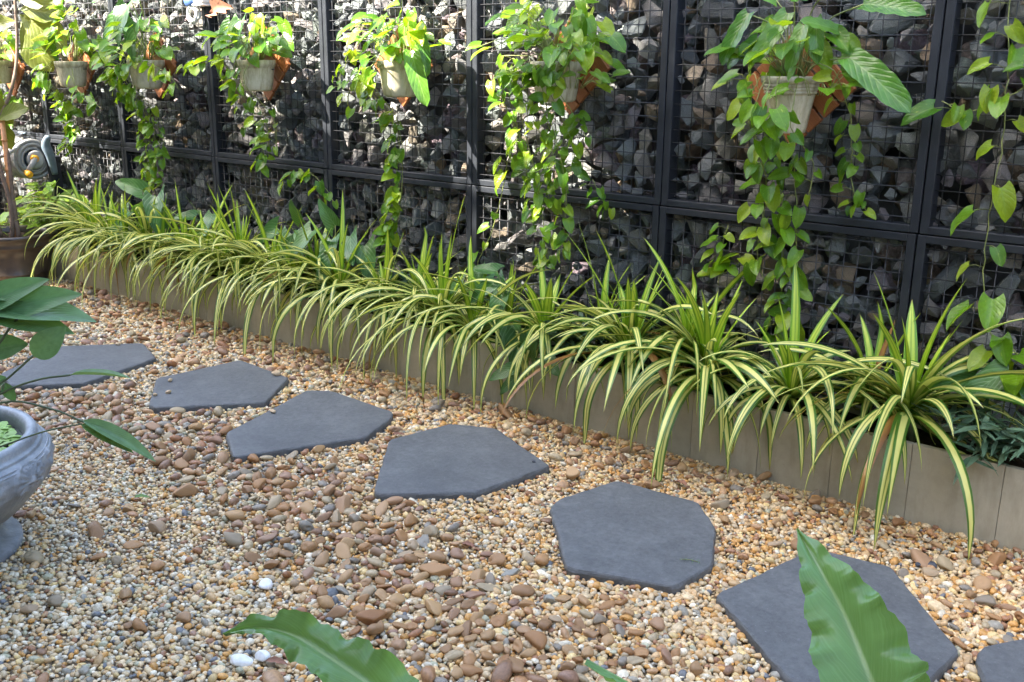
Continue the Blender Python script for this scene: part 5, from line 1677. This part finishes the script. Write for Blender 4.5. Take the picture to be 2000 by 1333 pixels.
# ------------------------------------------------------------------ unseen house and garden walls, added to block low sky light
hs = thing('house', 'unseen low rendered house added behind the viewer to block low sky light', 'house', (-3, -4.7, 0))
part('wall', box((-9.2, -7.0, -0.1), (3.2, -4.7, 3.05)), MT['render'], hs)
part('roof', box((-9.5, -7.3, 3.052), (3.5, -4.35, 3.20), 0.01), MT['cement'], hs)
for x in (-7.6, -4.6, -1.6):
    wnd = part('window', box((x, -4.72, 0.9), (x + 1.5, -4.66, 2.2), 0.005), MT['cement'], hs)
    part('pane', box((x + 0.06, -4.67, 0.96), (x + 1.44, -4.652, 2.14)), MT['water'], wnd)
dr = part('door', box((0.6, -4.72, 0.0), (1.5, -4.66, 2.1), 0.005), MT['wood'], hs)
part('handle', tube([(1.38, -4.65, 1.0), (1.38, -4.65, 1.12)], 0.012, 8), MT['steel'], dr)
for x, lab in ((3.2, 'plain unseen garden wall added to close off the right end'), (-9.4, 'plain unseen garden wall added to close off the left end')):
    o = part('added_garden_wall', box((x, -4.69, -0.1), (x + 0.2, 0.25, 2.4), 0.005), MT['render'])  # unseen end wall, added with the house to shut out low sky
    tag(o, lab, 'wall')

# ------------------------------------------------------------------ the tree that shades the garden, above and behind the viewer
TB = Vector((-5.2, -7.6, 0))
st_ = thing('shade_tree', 'tall leafy shade tree standing behind the viewer', 'tree', TB)
trunk = smooth_path([TB, TB + Vector((0.1, 0.1, 1.8)), TB + Vector((0.3, 0.5, 3.6)), TB + Vector((0.7, 1.2, 5.4)), TB + Vector((1.0, 1.8, 6.6))], 5)
part('trunk', tube(trunk, [0.20 * (1 - 0.6 * k / len(trunk)) for k in range(len(trunk))], 12), MT['bark'], st_, None, True)
LV, LF, LU = [], [], []
cr = random.Random(5)


def lit_wall(x, z):
    """how open the crown is over a spot of wall: 0 shut, 1 open"""
    if x > -1.22: return 0.0
    zl = np.interp(x, [-7, -6, -5.4, -4.9, -4.2, -3.6, -3.0, -2.5, -2.1, -1.9, -1.6, -1.22], [0.1, 0.1, 0.2, 0.9, 1.1, 1.0, 0.9, 0.9, 0.6, 0.4, 0.35, 0.8])
    return 1.0 if z > zl else 0.0


def add_leaf(p, s):
    d = Vector((cr.gauss(0, 1), cr.gauss(0, 1), cr.gauss(0, 0.5))).normalized()
    n = Vector((cr.gauss(0, 0.5), cr.gauss(0, 0.5), 1)).normalized()
    w = d.cross(n).normalized()
    b0 = len(LV)
    for q in (p - d * s, p + w * s * 0.42 + d * 0.1 * s - n * 0.06 * s, p + d * s - n * 0.15 * s, p - w * s * 0.42 + d * 0.1 * s - n * 0.06 * s):
        LV.append(tuple(q))
    LU.extend([(0, 0.5), (0.5, 1), (1, 0.5), (0.5, 0)])
    LF.append((b0, b0 + 1, b0 + 2)); LF.append((b0, b0 + 2, b0 + 3))


SV = SUNV / -SUNV.z
count = 0
tips = []
spots = []
for i in range(52):                                     # over the gravel, evenly spread so little sun gets through
    for j in range(24):
        for _ in range(3):
            spots.append((-7.2 + (i + cr.random()) * 0.2, -4.75 + (j + cr.random()) * 0.2, 0.0))
for i in range(52):                                     # over the wall
    for j in range(12):
        for _ in range(2):
            spots.append((-7.2 + (i + cr.random()) * 0.2, 0.0, (j + cr.random()) * 0.2))
for x, y, z in spots:
    op = 0.0
    if y < 0:
        if (x + 5.4) ** 2 / 0.95 ** 2 + (y + 0.6) ** 2 / 0.45 ** 2 < 1: op = 0.9
    else:
        op = lit_wall(x, z)
    if op and cr.random() < op * 0.95: continue
    h = cr.uniform(4.6, 6.8)
    p = Vector((x, y, z)) - SV * h
    # a clump would also shade other spots on the wall: keep those open
    ty = -p.y / SV.y
    hz = p.z + SV.z * ty; hx = p.x + SV.x * ty
    if hz > 0.2 and lit_wall(hx, hz) and cr.random() < 0.95: continue
    tips.append(p)
    for _ in range(10):
        q = p + Vector((cr.gauss(0, 0.16), cr.gauss(0, 0.16), cr.gauss(0, 0.14)))
        add_leaf(q, cr.uniform(0.10, 0.16))
V = np.array(LV) - np.array(TB)
o = link(bpy.data.objects.new('crown', mesh('crown', V, LF, MT['canopy_leaf'], LU)), st_)
tag(o, None, None, None, 'stuff')
for k in range(0, len(tips), 60):
    p = tips[k]
    s0 = trunk[cr.randint(len(trunk) // 2, len(trunk) - 1)]
    mid = s0.lerp(p, 0.5) + Vector((0, 0, 0.5))
    part('limb', tube(smooth_path([s0, mid, p], 4), [0.05, 0.045, 0.04, 0.035, 0.03, 0.025, 0.02, 0.015, 0.01], 6), MT['bark'], st_, None, True)
